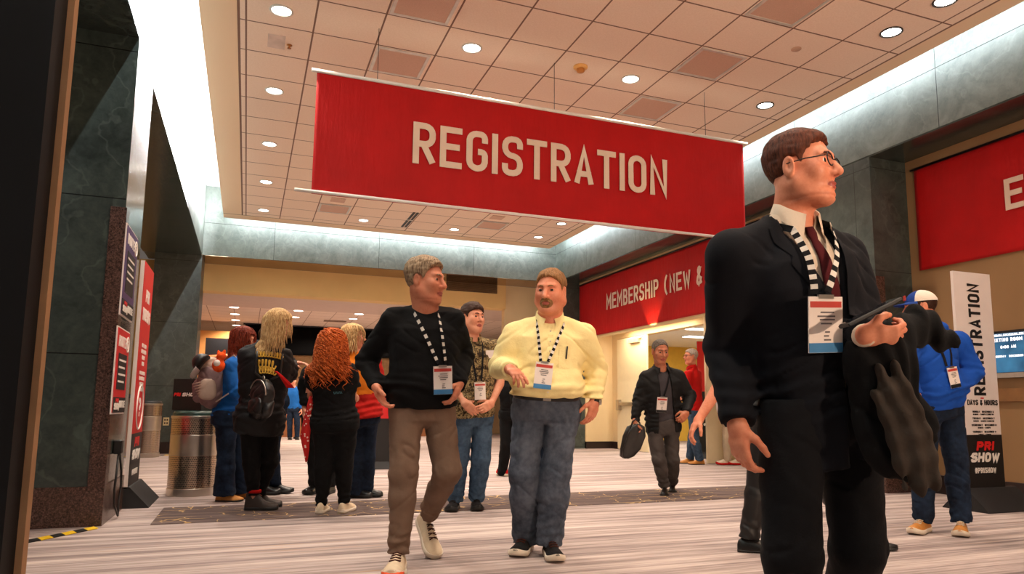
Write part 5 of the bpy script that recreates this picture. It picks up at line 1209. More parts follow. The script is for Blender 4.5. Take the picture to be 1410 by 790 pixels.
p.belt(M_leather, M_steel, .10, .004)
def tuck(P, d, lf): return d
p.shirt(M_yshirt, rs=(.074, .072, .064, .050), hem=.10, fit=(1.20, 1.20), belly=.085, fold=.008, neckcut=.070, name='shirt', hemnoise=.002)
def shirt_front(p, mat, dark=None, x0=0.0, t0=.12, t1=.93, pocket=None, collar=None, n=7, cr=.075):
    fr = [p.front(t0 + (t1 - t0) * i / 24, x0, .0015) for i in range(25)]; sd = [p.lf.r] * 25
    MB().ribbon(fr, sd, .034, .004).build('placket', mat, p.root)
    for i in range(n):
        c = p.front(t0 + (t1 - t0) * (i + .5) / n, x0, .005); MB().lathe(c, [(.001, .002), (.0052, .0018), (.0055, 0)], 10, axis=p.lf.f, caps=False).build('button', dark or M_rubw, p.root)
    if pocket:
        x, t, w_, h_ = pocket; A = [[p.front(t - h_ / p.lf.L * j / 5, x + w_ * (i / 4 - .5), .003) for i in range(5)] for j in range(6)]
        vs = [q for r_ in A for q in r_] + [q - p.lf.f * .004 for r_ in A for q in r_]; fs = []
        for j in range(5):
            for i in range(4): a = j * 5 + i; fs.append((a, a + 5, a + 6, a + 1))
        mesh('chest_pocket', vs, fs, mat, p.root, True)
def collar(p, mat, r=.072, h=.042, spread=.055, rise=.0, open_=.35, drop=.058):
    """turned down shirt collar: a band round the neck and two pointed leaves"""
    nk = p.J['nk']; hdn = nrm(p.J['hd'] - nk); rt = nrm(p.lf.r - hdn * (p.lf.r @ hdn)); fw = np.cross(hdn, rt)
    base = nk + hdn * (.020 + rise) + p.facing * .008; n = 28; rings = [[], [], [], []]
    for i in range(n + 1):
        a = radians(90 + open_ * 57) + (2 * pi - 2 * radians(open_ * 57)) * i / n; dr = rt * cos(a) + fw * sin(a); front = max(0, sin(a)); side = abs(cos(a))
        rr = r * (1 + .04 * side); dz = -.022 * front
        rings[0].append(base + dr * rr * 1.02 + hdn * (dz - .02)); rings[1].append(base + dr * rr + hdn * (dz + h * .75)); rings[2].append(base + dr * (rr + .006) + hdn * (dz + h * .78))
        tipk = math.exp(-((i if i < n / 2 else n - i) / 2.6) ** 2)
        rings[3].append(base + dr * (rr + .014 + .008 * tipk) + hdn * (dz - .004 - drop * tipk) + rt * np.sign(cos(a)) * spread * .35 * tipk + fw * .016 * tipk)
    MB().loft(rings, caps=False, closed=False).build('collar', mat, p.root, True)
    m = p.root.children[-1] if p.root.children else None
collar(p, M_yshirt, .074); shirt_front(p, M_yshirt, pocket=(-.115, .70, .12, .13))
MB().tube([p.front(.705, -.105, .010), p.front(.56, -.100, .012)], .0045, 6).build('pen', M_black, p.root)
p.shoe('na', onfloor(708, 765) - onfloor(726, 752), [M_snkb, M_rubw], 'sneaker', .32, lace=M_lace, w=1.08)
p.shoe('nb', onfloor(772, 772) - onfloor(752, 752), [M_snkb, M_rubw], 'sneaker', .32, lace=M_lace)
badge(p, 'white name badge on a dashed lanyard worn by the man in the yellow shirt', .50, .03, tilt=.06, size=(.105, .158), xs=(.085, .085))
e = empty('wristwatch', tuple(p.J['wb']), 'dark wristwatch on the wrist of the man in the yellow shirt', 'wristwatch')
dr = nrm(p.J['wb'] - p.J['eb']); MB().lathe(p.J['wb'] - dr * .0, [(.030, -.009), (.0345, -.009), (.0345, .009), (.030, .009)], 24, axis=dr).build('strap', M_leather, e, True)
MB().lathe(p.J['wb'] + CRh * .032 - CFh * .008, [(.001, .008), (.017, .008), (.019, .004), (.019, -.006)], 20, axis=nrm(CRh - CFh * .25)).build('case', M_steel, e, True)
# --- boy in the camouflage shirt
t = NT('camouflage'); v = t.coord(); n1 = t.noise(v, 26, 4, .6, 1.0); n2 = t.noise(t.coord((1.3, 1, .8)), 44, 4, .65, 1.6)
c1 = t.ramp(n1, [(.40, rgb(52, 40, 28)), (.47, rgb(112, 94, 64)), (.56, rgb(168, 146, 104)), (.66, rgb(96, 88, 58))]); k = t.ramp(n2, [(.54, (0, 0, 0, 1)), (.57, (1, 1, 1, 1))])
t.base(t.mix(k, c1, rgb(40, 32, 24))); t.set(.9, 0, .2); t.bump(t.noise(v, 26, 4), .25, .012); M_camo = t.m
p = boy = Person('boy with short brown hair in a camouflage shirt and blue jeans', 6.40, (640, 703), az=28, vox=1.15)
p.j(hd=(651, 438, .0), nk=(650, 468, -.02), pl=(650, 566, 0), sa=(630, 480, .06), sb=(680, 478, -.08), ea=(622, 520, .06), wa=(640, 555, .20), eb=(691, 522, -.06), wb=(676, 556, .12),
    ha=(638, 570, .04), hb=(664, 570, -.04), ka=(632, 632, .05), na=(626, 690, 0.02), kb=(662, 632, .02), nb=(655, 688, -.04))
p.report()
p.body(42, 0, hs=.258, skin='fair', neck_r=.056, hairmat='brown', hair=dict(vol=.012, front=.080, fringe=.012, up=.006, nape=-.06), jaw=1.05, fat=.9,
       hands=[dict(w='wa', e='ea', n=CFh, t=CRh, curl=.5, d=W(648, 562, 6.2) - W(640, 555, 6.2), bare=.8, re=.043),
              dict(w='wb', e='eb', d=W(664, 563, 6.2) - W(676, 556, 6.28), n=CFh * .8 + UP * .2, t=UP, curl=(.5, .6, .6, .7), bare=1.0, re=.044, upper='sb', ub=.7)])
p.pants(M_jeanb, (.104, .086, .080, .076), hem=(.98, .98), fit=(1.08, 1.1), fold=.007)
p.shirt(M_camo, rs=(.074, .074, .06, .05), hem=-.08, sleeve=.40, fit=(1.14, 1.15), belly=.04, fold=.006, neckcut=.062)
collar(p, M_camo, .068, drop=.04); 
p.shoe('na', onfloor(612, 707) - onfloor(628, 696), [M_snkb, M_rubk], 'sneaker', .29, lace=M_snkb); p.shoe('nb', onfloor(662, 705) - onfloor(652, 693), [M_snkb, M_rubk], 'sneaker', .29, lace=M_snkb)
badge(p, 'white name badge worn by the boy in the camouflage shirt', .42, -.0, size=(.10, .15), xs=(.07, .07), dash=False, foot=M_card)
MB().obox(p.front(.80, -.13, .004), p.lf.r, p.lf.u, p.lf.f, .045, .035, .002).build('sleeve_patch', M_card, p.root)
# --- suited man close by
p = suit = Person('man with glasses in a dark navy suit passing close by', 2.33, (1130, 780), az=42)
M_suit = cloth('suit_navy', rgb(9, 11, 19), 500, .12, .9, bstr=.12); M_suitt = cloth('suit_trousers', rgb(8, 9, 14), 500, .12, .9); M_shirtw = cloth('shirt_white', rgb(214, 196, 176), 500, .04); M_tie = cloth('tie_maroon', rgb(74, 18, 24), 300, .2)
p.j(hd=(1103, 236, .0), nk=(1090, 310, -.03), pl=(1128, 560, -.03), sa=(1006, 352, .03), sb=(1158, 352, -.16), ea=(1000, 478, -.10), wa=(1016, 588, .06), eb=(1196, 470, -.06), wb=(1190, 462, .20),
    ha=(1088, 572, .02), hb=(1168, 572, -.08), ka=(1090, 762, .10), na=(1095, 935, .02), kb=(1182, 755, -.02), nb=(1150, 915, -.30))
p.report()
p.body(50, 2, hs=.244, skin='ruddy', neck_r=.058, hairmat='chestnut', hair=dict(vol=.006, front=.080, fringe=-.004, up=.012, nape=-.045), jaw=1.0, fat=.35,
       hands=[dict(w='wa', e='ea', d=W(1022, 640, 2.26) - W(1016, 588, 2.27), n=CRh * .8 + CFh * .3, t=-CFh * .6 + CRh * .6, curl=(.5, .6, .65, .7), tc=.3, bare=.25),
              dict(w='wb', e='eb', d=CRh * .75 - CFh * .2 - UP * .05, n=CFh * .6 + UP * .5, t=UP, curl=(1.0, 1.05, 1.1, 1.1), tc=.8, bare=.2, s=.92)])
p.glasses(M_black)
p.pants(M_suitt, (.106, .088, .078, .070), hem=(.99, .99), fit=(1.05, 1.05), fold=.005)
p.shirt(M_shirtw, rs=(.055, .05, .045, .034), hem=.1, sleeve=1.02, fit=(.96, .95), fold=.002, neckcut=.058, rim=.02, dip=.03, name='shirt'); inner = p.shirtf
collar(p, M_shirtw, .066, h=.05, drop=.05)
def open_front(wt):
    def cut(P, d, lf):
        q = P - lf.o; t = lf.t(P); rr = lf.r2 if lf.r2 is not None else lf.r; x = q @ rr.astype(np.float32); y = q @ np.cross(lf.u, rr).astype(np.float32)
        wd = np.interp(t, *wt).astype(np.float32); return smax(d, np.minimum(wd - np.abs(x), y + .01), .004)
    return cut
p.shirt(M_suit, rs=(.080, .074, .064, .050), hem=-.30, sleeve=.97, fit=(1.16, 1.16), fold=.005, neckcut=.078, ncz=.05, rim=.03, dip=.0, name='suit_jacket', cut=open_front(([-.4, .0, .30, .45, .95, 1.1], [.05, .02, .004, .012, .085, .09])), trap=.004)
# lapels, tie
for sg in (-1, 1):
    A = []
    for i in range(15):
        t_ = .40 + .60 * i / 14; xo = np.interp(t_, [.36, .45, .95, 1.05], [.006, .016, .085, .088]); wd = np.interp(t_, [.38, .62, .80, .82, .90, 1.0], [.006, .048, .072, .05, .055, .045])
        A.append([p.front(min(t_, .99), sg * (xo + wd * f_), .006 + .006 * (1 - f_)) for f_ in (-.05, .35, .7, 1.0)])
    vs = [q for r_ in A for q in r_]; fs = []
    for i in range(14):
        for j_ in range(3): a = i * 4 + j_; fs.append((a, a + 1, a + 5, a + 4))
    mesh('lapel', vs + [q - p.lf.f * .006 for q in vs], fs + [tuple(60 + i for i in reversed(f_)) for f_ in fs], M_suit, p.root, True)
lf_j, f_j = p.lf, p.shirtf
pts = [p.front(t_, 0, .006, 1, inner) for t_ in np.linspace(.97, .50, 14)]
mb = MB(); rings = [[q + p.lf.r * w_ * a + p.lf.f * b for a, b in ((-1, 0), (-.6, .006), (.6, .006), (1, 0), (.6, -.003), (-.6, -.003))] for q, w_ in zip(pts, [.018, .022, .016] + list(np.linspace(.020, .042, 11)))]
mb.loft(rings).build('necktie', M_tie, p.root, True)
for k_ in 'ab': p.shoe('n' + k_, face_dir(40), [M_leather, M_rubk], 'dress', .30)
badge(p, 'white name badge on a broad dashed lanyard over the navy suit', .60, .085, size=(.135, .168), xs=(.085, .080), w=.021, tilt=.14, fld=lambda P: lf_j(P) - .016)
def folded_cloth(name, pts, wid, mat, parent, th=.03, seed=0, nfold=5):
    """thick hanging cloth swept along pts with folds"""
    g = np.random.RandomState(seed); rings = []
    for i, (c, w_, rv, nv) in enumerate(pts):
        ring = []
        for a in np.linspace(0, 2 * pi, 40, endpoint=False):
            k_ = 1 + .16 * sin(a * nfold + i * .5 + seed) + .08 * sin(a * (nfold + 3) - i * .8); ring.append(np.asarray(c) + nrm(rv) * cos(a) * w_ * k_ + nrm(nv) * sin(a) * th * k_)
        rings.append(ring)
    return MB().loft(rings).build(name, mat, parent, True)
M_grey = cloth('lining_grey', rgb(58, 50, 44), 200, .25)
fore = [W(1200, 452, 2.12), W(1200, 470, 2.1)]
e = empty('folded_jacket', tuple(W(1230, 640, 2.14)), 'black jacket with grey brown lining draped over the suited man forearm', 'jacket')
IR = np.stack([CRh, CFh, UP]); tl = lambda a: np.stack([CRh * cos(a) + UP * sin(a), CFh, UP * cos(a) - CRh * sin(a)])
cA, cB, cC, cD = W(1214, 505, 2.16), W(1232, 590, 2.16), W(1262, 448, 2.24), W(1222, 476, 2.17)
def drape(P):
    d = smin(smin(ell(P, cA, tl(.15), (.115, .055, .12)), ell(P, cB, tl(.22), (.125, .050, .17)), .05), smin(cap(P, cD, cC, .055, .055), cap(P, cC, W(1308, 472, 2.27), .055, .038, True), .03), .05)
    q = (P - cB.astype(np.float32)) @ tl(.2).T.astype(np.float32)
    d = d + .007 * np.sin(q[:, 0] * 95 + 4 * vnoise(P, 7)) + .006 * vnoise(P, (15, 15, 9)) + crease(P, .010)
    return smax(d, -(q[:, 2] + .165 + .012 * np.sin(q[:, 0] * 40)), .01)
mesh('outer_cloth', *surf(drape, cB - .42, cB + .46, .0075, .03), M_blk, e, True)
cL = W(1248, 592, 2.075)
def lin_(P):
    q = (P - cL.astype(np.float32)) @ tl(.26).T.astype(np.float32)
    k_ = (np.abs(q[:, 0] / .058) ** 3 + np.abs(q[:, 1] / .030) ** 2 + np.abs(q[:, 2] / .185) ** 4) ** (1 / 3); d = (k_ - 1) * .022
    return d + .003 * np.sin(q[:, 0] * 130 + 3 * vnoise(P, 6)) + .0015 * np.sin(q[:, 2] * 90)
mesh('lining', *surf(lin_, cL - .26, cL + .26, .006, .03), M_grey, e, True)
e = empty('phone', tuple(W(1203, 432, 2.1)), 'dark phone held flat in the suited man raised hand', 'phone')
ax_ = nrm(W(1220, 421, 2.06) - W(1182, 440, 2.06)); MB().obox(W(1198, 431, 2.075), ax_, nrm(CFh - ax_ * (CFh @ ax_)), nrm(np.cross(ax_, CFh)), .085, .04, .006, bev=.003).build('phone_body', M_black, e)
MB().obox(W(1198, 431, 2.075) + nrm(np.cross(ax_, CFh)) * .0065, ax_, nrm(CFh - ax_ * (CFh @ ax_)), nrm(np.cross(ax_, CFh)), .08, .036, .0006).build('glass', plain('phone_glass', rgb(30, 32, 38), .08), e)
# --- man in the blue hooded top, far right
p = hood = Person('man in a white and blue cap and blue hooded sweatshirt with hand in pocket', 5.40, (1290, 735), az=-50)
M_hood = cloth('hoodie_blue', rgb(18, 74, 170), 300, .12, .85); M_capw = cloth('cap_mesh_white', rgb(222, 212, 200), 260, .06); M_capb = cloth('cap_blue', rgb(26, 62, 140), 300, .1)
p.j(hd=(1267, 424, 0), nk=(1276, 455, -.02), pl=(1290, 556, 0), sa=(1254, 472, .10), sb=(1321, 470, -.08), ea=(1245, 515, .18), wa=(1262, 545, .24), eb=(1340, 512, -.06), wb=(1314, 541, .05),
    ha=(1276, 562, .05), hb=(1306, 562, -.05), ka=(1272, 636, .04), na=(1271, 707, .02), kb=(1316, 634, .02), nb=(1323, 712, .08))
p.report()
p.body(-102, -4, hs=.245, skin='ruddy', neck_r=.060, hairmat='brown', hair=dict(vol=.005, front=.07, nape=-.05, up=-.004), jaw=1.05, fat=.8, hands=[dict(w='wb', e='eb', d=-CRh * .8 - UP * .5, n=CFh, t=-CFh, curl=.5, bare=.25), dict(w='wa', e='ea', d=-CRh * .3 - UP * .6 - CFh * .2, n=CRh, t=-CFh, curl=.6, bare=.25)])
p.pants(M_jeand, (.100, .084, .078, .074), hem=(.98, .98), fit=(1.06, 1.1), fold=.007)
p.shirt(M_hood, rs=(.078, .074, .066, .050), hem=-.06, fit=(1.16, 1.18), belly=.04, fold=.008, neckcut=.066, name='hooded_sweatshirt')
q0 = p.J['nk']; bk = -p.facing
def hoodf(P):
    d = ell(P, q0 + bk * .075 + UP * .015, rotm(bk, UP + bk * .5), (.125, .075, .075)); d = smin(d, ell(P, q0 + p.facing * .01 + UP * .015, rotm(bk, UP), (.105, .105, .045)), .03)
    d = smax(d, -ell(P, q0 + UP * .075 + bk * .02, rotm(bk, UP), (.072, .105, .085)), .012); return d + .006 * vnoise(P, (14, 14, 10)) + crease(P, .006)
p.put('hood', surf(hoodf, q0 - .25, q0 + .25, .008, .02), M_hood)
def cap_thing(p, label, tilt=0.0):
    e = empty('baseball_cap', tuple(p.L(0, 0, .1)), label, 'cap'); k = p.k
    def ring(zz, g, y0=-.013): return [p.L(cos(a) * (.078 + g) * sqrt(max(0, 1 - (max(zz - .03, 0) / .098) ** 2)), y0 + sin(a) * (.100 + g) * sqrt(max(0, 1 - (max(zz - .03, 0) / .098) ** 2)), zz) for a in np.linspace(0, 2 * pi, 40, endpoint=False)]
    zs = [.042, .06, .08, .098, .112, .122, .127]; rg = [ring(z_, .009) for z_ in zs]; n = 40; vs = [q for r_ in rg for q in r_]; fs, mi = [], []
    for i in range(len(zs) - 1):
        for j in range(n):
            fs.append((i * n + j, i * n + (j + 1) % n, (i + 1) * n + (j + 1) % n, (i + 1) * n + j)); mi.append(0 if 4 <= j <= 15 else 1)
    fs.append(tuple((len(zs) - 1) * n + j for j in range(n))); mi.append(1)
    mesh('crown', vs, fs, [M_capb, M_capw], e, True, mi)
    A = []
    for i in range(13):
        a = radians(28 + 124 * i / 12); o_ = max(0, sin((i / 12) * pi)); A.append([p.L(cos(a) * (.085 + .006 * j), -.013 + sin(a) * .107 + o_ ** .6 * .078 * j / 3, .044 - .010 * (j / 3) - .010 * abs(cos(a)) * j / 3) for j in range(4)])
    vs = [q for r_ in A for q in r_]; fs = [(i * 4 + j, i * 4 + j + 1, i * 4 + j + 5, i * 4 + j + 4) for i in range(12) for j in range(3)]; m_ = len(vs)
    mesh('visor', vs + [q - UP * .004 for q in vs], fs + [tuple(m_ + k_ for k_ in reversed(f_)) for f_ in fs], M_capb, e, True)
    MB().obox(p.L(0, .094, .078), p.R[0], p.R[2], p.R[1], .022, .018, .003).build('front_patch', plain('patch_red', rgb(190, 40, 40), .6), e)
    MB().lathe(p.L(0, -.013, .128), [(.006, -.002), (.005, .003), (.001, .004)], 10, axis=p.R[2]).build('top_button', M_capb, e)
cap_thing(p, 'white mesh and blue cap worn by the man in the blue hooded top')
p.shoe('na', onfloor(1243, 727) - onfloor(1275, 719), [M_tanl, M_rubw], 'sneaker', .30, lace=M_lacew); p.shoe('nb', onfloor(1314, 738) - onfloor(1324, 716), [M_tanl, M_rubw], 'sneaker', .30, lace=M_lacew)
badge(p, 'white name badge hanging at the front of the blue hooded top', .50, .03, size=(.10, .15), dash=False, bluefoot=False)
# --- man in the dark jacket carrying a bag
p = bag = Person('man in an open black jacket with grey trousers carrying a black bag', 7.70, (914, 680), az=8, vox=1.35)
M_gtrs = cloth('trousers_grey', rgb(74, 68, 66), 500, .2); M_gsh = cloth('shirt_darkgrey', rgb(66, 62, 66), 400, .15); M_jkt = cloth('jacket_black', rgb(18, 17, 18), 300, .2, .7)
p.j(hd=(909, 484, .04), nk=(910, 509, 0), pl=(913, 583, 0), sa=(889, 520, .02), sb=(934, 519, -.04), ea=(879, 552, .02), wa=(874, 580, .10), eb=(950, 545, -.03), wb=(945, 569, .16),
    ha=(901, 588, .02), hb=(924, 588, -.02), ka=(907, 632, .10), na=(915, 670, .03), kb=(926, 632, .0), nb=(926, 667, -.28))
p.report()
p.body(12, -14, hs=.245, skin='tan', neck_r=.056, hairmat='darkgrey', hair=dict(vol=.006, front=.085, fringe=-.008, nape=-.055), jaw=.98,
       hands=[dict(w='wa', e='ea', n=CRh, t=-CFh, curl=1.0, tc=.8, d=-UP, bare=.25), dict(w='wb', e='eb', d=-CRh * .5 - UP * .5 - CFh * .4, n=CFh - CRh * .3, t=UP, curl=.9, tc=.6, bare=.25)])
p.pants(M_gtrs, (.094, .074, .066, .060), hem=(.97, .95), fold=.009)
p.shirt(M_gsh, rs=(.05, .045, .04, .03), hem=.06, sleeve=.9, fit=(.95, .95), fold=.004, neckcut=.058); inner = p.shirtf
p.shirt(M_jkt, rs=(.074, .068, .060, .046), hem=-.16, sleeve=.98, fit=(1.16, 1.18), fold=.009, neckcut=.066, ncz=.05, rim=.04, dip=.0, name='open_jacket', cut=open_front(([-.3, .2, .6, .95, 1.1], [.095, .085, .07, .058, .055])))
collar(p, M_jkt, .070, h=.055, drop=.02, open_=.5)
p.shoe('na', onfloor(914, 684) - onfloor(916, 674), [M_leather, M_rubk], 'dress', .29); p.shoe('nb', onfloor(924, 676) - onfloor(926, 669), [M_leather, M_rubk], 'dress', .29)
badge(p, 'white name badge worn under the open black jacket of the man carrying a bag', .52, .05, size=(.11, .16), dash=False, bluefoot=False, fld=inner, tilt=.12, lift=.012)
e = empty('hand_bag', tuple(W(871, 605, 7.55)), 'soft black bag swinging from the hand of the man in the black jacket', 'bag')
P_ = [(W(877, 583, 7.58), .03, CRh, CFh), (W(876, 587, 7.58), .08, CRh, CFh), (W(873, 600, 7.58), .105, CRh, CFh), (W(867, 618, 7.58), .10, CRh, CFh), (W(863, 628, 7.58), .07, CRh, CFh), (W(862, 631, 7.58), .03, CRh, CFh)]
folded_cloth('bag_body', P_, 1, plain('bag_nylon', rgb(40, 38, 36), .35, 0, .5, .3, 14), e, .045, 2, 4)
MB().tube([W(868, 590, 7.55), W(871, 580, 7.56), W(875, 577, 7.57), W(881, 582, 7.57), W(882, 590, 7.56)], .008, 6).build('handle', M_black, e, True)
# --- man in the red shirt by the doorway
p = redm = Person('man in a red shirt and jeans facing away to the side at the doorway', 12.0, (960, 638), az=-75, vox=2.0)
M_rshirt = cloth('shirt_red', rgb(196, 22, 20), 400, .12)
p.j(hd=(951, 491, 0), nk=(953, 506, 0), pl=(957, 566, 0), sa=(948, 514, .17), sb=(960, 514, -.17), ea=(944, 538, .20), wa=(936, 552, .24), eb=(962, 540, -.2), wb=(950, 552, -.26), ha=(955, 568, .09), hb=(959, 568, -.09), ka=(956, 602, .10), na=(964, 634, .10), kb=(954, 602, -.08), nb=(950, 632, -.12))
p.report()
p.body(-78, 0, hs=.25, skin='ruddy', hairmat='grey', hair=dict(vol=.012, front=.08, nape=-.06), fat=.4, hands=[dict(w='wa', e='ea', n=-UP, t=CRh, curl=.4, bare=1.0, re=.043), dict(w='wb', e='eb', n=-UP, t=CRh, curl=.4, bare=1.0, re=.043)])
p.glasses(M_black)
p.pants(M_jeanb, (.098, .08, .074, .07), fold=.006); p.shirt(M_rshirt, rs=(.068, .066, .06, .05), hem=-.08, sleeve=.45, fit=(1.05, 1.1), belly=.03, fold=.006); collar(p, M_rshirt, .068, drop=.04)
MB().obox(p.front(.76, -.09, .004), p.lf.r, p.lf.u, p.lf.f, .035, .012, .002).build('chest_logo', M_card, p.root)
p.shoe('na', -CRh - CFh * .2, [M_tanl, M_rubk], 'dress', .29); p.shoe('nb', -CRh - CFh * .1, [M_tanl, M_rubk], 'dress', .29)
# --- blonde woman in the black jacket seen from behind
p = blo = Person('blonde woman in a long black jacket with yellow back lettering seen from behind', 6.23, (352, 702), az=140, vox=1.15)
M_bomb = cloth('jacket_satin', rgb(19, 18, 20), 300, .15, .6); M_gold = cloth('embroidery_yellow', rgb(222, 178, 72), 200, .2)
p.j(hd=(384, 446, -.02), nk=(373, 474, 0), pl=(358, 574, 0), sa=(340, 488, .02), sb=(390, 488, -.08), ea=(341, 532, .06), wa=(372, 512, -.16), eb=(399, 515, -.14), wb=(406, 500, -.28), ha=(346, 580, .02), hb=(370, 580, -.05), ka=(346, 636, .0), na=(350, 690, .03), kb=(371, 634, -.1), nb=(356, 684, -.14))
p.report()
p.body(112, -18, hs=.235, skin='fair', neck_r=.05, female=True, hairmat='blonde', hair=dict(vol=.014, front=.072, side=-.05, nape=-.10, up=.004), hands=[dict(w='wb', e='eb', d=CRh * .9 - CFh * .1, n=-UP, t=-CFh, curl=.35, s=.9, bare=.3)])
p.pants(M_blkw, (.096, .074, .060, .050), prof=FEMALE, hem=(.84, .84), fold=.006)
p.shirt(M_bomb, prof=FEMALE, rs=(.074, .068, .060, .046), hem=-.22, fit=(1.26, 1.3), fold=.008, neckcut=.06, name='jacket', hemnoise=.003)
collar(p, M_bomb, .064, h=.05, drop=.0, open_=.3)
def back_pt(p, t, x, lift=.004): return p.front(t, x, lift, -1)
mb = MB(); g_ = np.random.RandomState(4)

for q0_, q1_, t_, n_, am in ((-.10, .10, .865, 9, .022), (-.085, .05, .74, 5, .034), (-.07, .06, .655, 6, .028)):
    P2 = []
    for i in range(n_ * 10 + 1):
        a = i / 10; x_ = q0_ + (q1_ - q0_) * a / n_; P2.append(back_pt(p, t_ + .02 * (1 - (2 * a / n_ - 1) ** 2) + am / p.lf.L * sin(2 * pi * a), x_ + .010 * cos(2 * pi * a), .004))
    mb.tube(P2, .0065, 5)
mb.build('yellow_embroidery', M_gold, p.root, True)
locks(p, 'long_hair', HAIR['blonde'], 460, .30, wave=.008, r=.0042, spread=.05, face=58, seed=2, fields=(p.shirtf,), back_bias=0, turns=2)
p.shoe('na', CRh * .95 + CFh * .12, [plain('boot_brown', rgb(52, 40, 34), .6), M_rubk], 'boot', .28); p.shoe('nb', CRh * .9 + CFh * .3, [plain('boot_brown', rgb(52, 40, 34), .6), M_rubk], 'boot', .28)
mb = MB(); [mb.lathe(p.J[k_] + UP * .085, [(.052, -.014), (.056, 0), (.052, .014)], 18) for k_ in ('na', 'nb')]; mb.build('red_sock_cuff', M_rshirt, p.root, True)
# small black backpack on her shoulder
def soft_pack(name, c, R, dims, mats, parent, seed=0, sq=3.2):
    dims = np.array(dims)
    def fn(P):
        q = (P - np.asarray(c, np.float32)) @ R.T.astype(np.float32) / dims.astype(np.float32); z = q[:, 2]; w = 1 - .12 * np.clip(z, 0, 1) ** 2
        k_ = ((np.abs(q[:, 0] / w) ** sq + np.abs(q[:, 1]) ** 2.2 + np.abs(z) ** sq) ** (1 / sq)); return (k_ - 1) * dims.min() + .005 * vnoise(P + seed, 13) + crease(P + seed, .006)
    return mesh(name, *surf(fn, np.asarray(c) - dims.max() * 1.4, np.asarray(c) + dims.max() * 1.4, .008, .02), mats, parent, True)
e = empty('small_backpack', tuple(W(364, 545, 6.0)), 'small black leather backpack slung on the shoulder of the blonde woman', 'backpack')
bkd = -p.facing; Rb = rotm(bkd, UP); c_ = back_pt(p, .30, -.03, .075)
M_lthr = plain('backpack_leather', rgb(26, 24, 25), .38, 0, .5, .2, 22, .2)
soft_pack('body', c_, Rb, (.135, .065, .165), M_lthr, e, 1)
A_ = [c_ + Rb[0] * .135 * cos(a) * .96 + Rb[2] * (.03 + .13 * sin(a)) + bkd * .045 for a in np.linspace(0, pi, 17)]; MB().tube(A_, .006, 6).build('zip', M_steel, e, True)
soft_pack('front_pocket', c_ + bkd * .055 - UP * .06, Rb, (.105, .028, .08), M_lthr, e, 3)
rt_ = p.lf.r
for sg, t2 in ((1, .9), (-1, .93)):
    up_ = [c_ + UP * .165 - bkd * .03 + rt_ * .03 * sg] + [p.front(t_, sg * .10 if t_ < .93 else sg * .09, .010, -1) for t_ in (.62, .72, .82, .90)]
    MB().tube(up_, .011, 7).build('shoulder_strap', M_lthr, e, True)
MB().lathe(c_ + UP * .17, [(.022, -.004), (.026, 0), (.022, .004)], 18, axis=bkd).build('ring', M_steel, e, True)
tagc = empty('red_cloth', tuple(W(392, 524, 5.95)), 'red cloth hanging from the side of the black backpack', 'cloth')
folded_cloth('cloth', [(W(380, 511, 6.0), .012, CRh, CFh), (W(384, 514, 6.0), .05, CRh + UP * -.6, CFh), (W(393, 523, 6.0), .055, CRh + UP * -.6, CFh), (W(400, 534, 6.0), .03, CRh, CFh)], 1, M_rshirt, tagc, .014, 3)
# --- curly haired woman in black seen from behind
p = cur = Person('woman with long curly ginger hair dressed in black seen from behind', 6.05, (458, 708), az=168, vox=1.1)
p.j(hd=(458, 474, -.02), nk=(457, 497, 0), pl=(461, 578, 0), sa=(433, 510, .03), sb=(481, 510, -.03), ea=(427, 545, -.02), wa=(440, 526, -.26), eb=(489, 548, -.06), wb=(478, 540, -.28), ha=(448, 584, .0), hb=(475, 584, 0), ka=(447, 642, .0), na=(442, 699, .0), kb=(473, 640, -.02), nb=(474, 696, -.05))
p.report()
p.body(172, -8, hs=.232, skin='fair', neck_r=.05, female=True, hairmat='ginger', hair=dict(vol=.02, front=.07, side=-.06, nape=-.11), eyes=True, hands=[dict(w='wa', e='ea', d=CFh + CRh * .2, n=-UP, t=CRh, curl=.5, s=.88, bare=1.0, re=.040, upper='sa', ub=.75), dict(w='wb', e='eb', d=CFh, n=-UP, t=-CRh, curl=.5, s=.88, bare=1.0, re=.04)])
p.pants(M_blkw, (.112, .082, .064, .050), prof=FEMALE, hem=(.95, .95), fit=(1.12, 1.18), fold=.006)
p.shirt(M_blk, prof=FEMALE, rs=(.062, .060, .05, .04), hem=-.12, sleeve=.30, fit=(1.16, 1.16), belly=.02, fold=.006, neckcut=.056, name='t_shirt')
locks(p, 'curly_hair', HAIR['ginger'], 420, .41, curl=.017, r=.0056, spread=.30, face=50, seed=5, fields=(p.shirtf,), turns=5.5, lift=.12, segs=44, rag=.45)
mb = MB(); [mb.tube([back_pt(p, .50, .02 + .012 * i, .004), back_pt(p, .46, .028 + .012 * i, .004)], .003, 4) for i in range(6)]; mb.build('small_back_print', plain('print_teal', rgb(60, 110, 120), .6), p.root)
for k_, dv in (('na', CFh - CRh * .15), ('nb', CFh + CRh * .1)): p.shoe(k_, dv, [M_snk, M_rubw], 'sneaker', .26)
e = empty('bandana', tuple(W(421, 590, 5.95)), 'red bandana with white dots hanging beside the curly haired woman', 'bandana')
t = NT('bandana_dots'); v = t.coord(); vo = t.n('ShaderNodeTexVoronoi', _Scale=34.0); t.l(v, vo.inputs['Vector']); t.base(t.mix(t.math('LESS_THAN', vo.outputs['Distance'], .28), rgb(196, 24, 22), rgb(236, 214, 200))); t.set(.85)
folded_cloth('cloth', [(W(428, 545, 6.0), .010, CRh, CFh), (W(427, 556, 6.0), .022, CRh, CFh), (W(424, 576, 6.0), .034, CRh, CFh), (W(420, 600, 6.0), .038, CRh, CFh), (W(421, 616, 6.0), .028, CRh, CFh), (W(422, 636, 6.0), .006, CRh, CFh)], 1, t.m, e, .016, 5, 3)
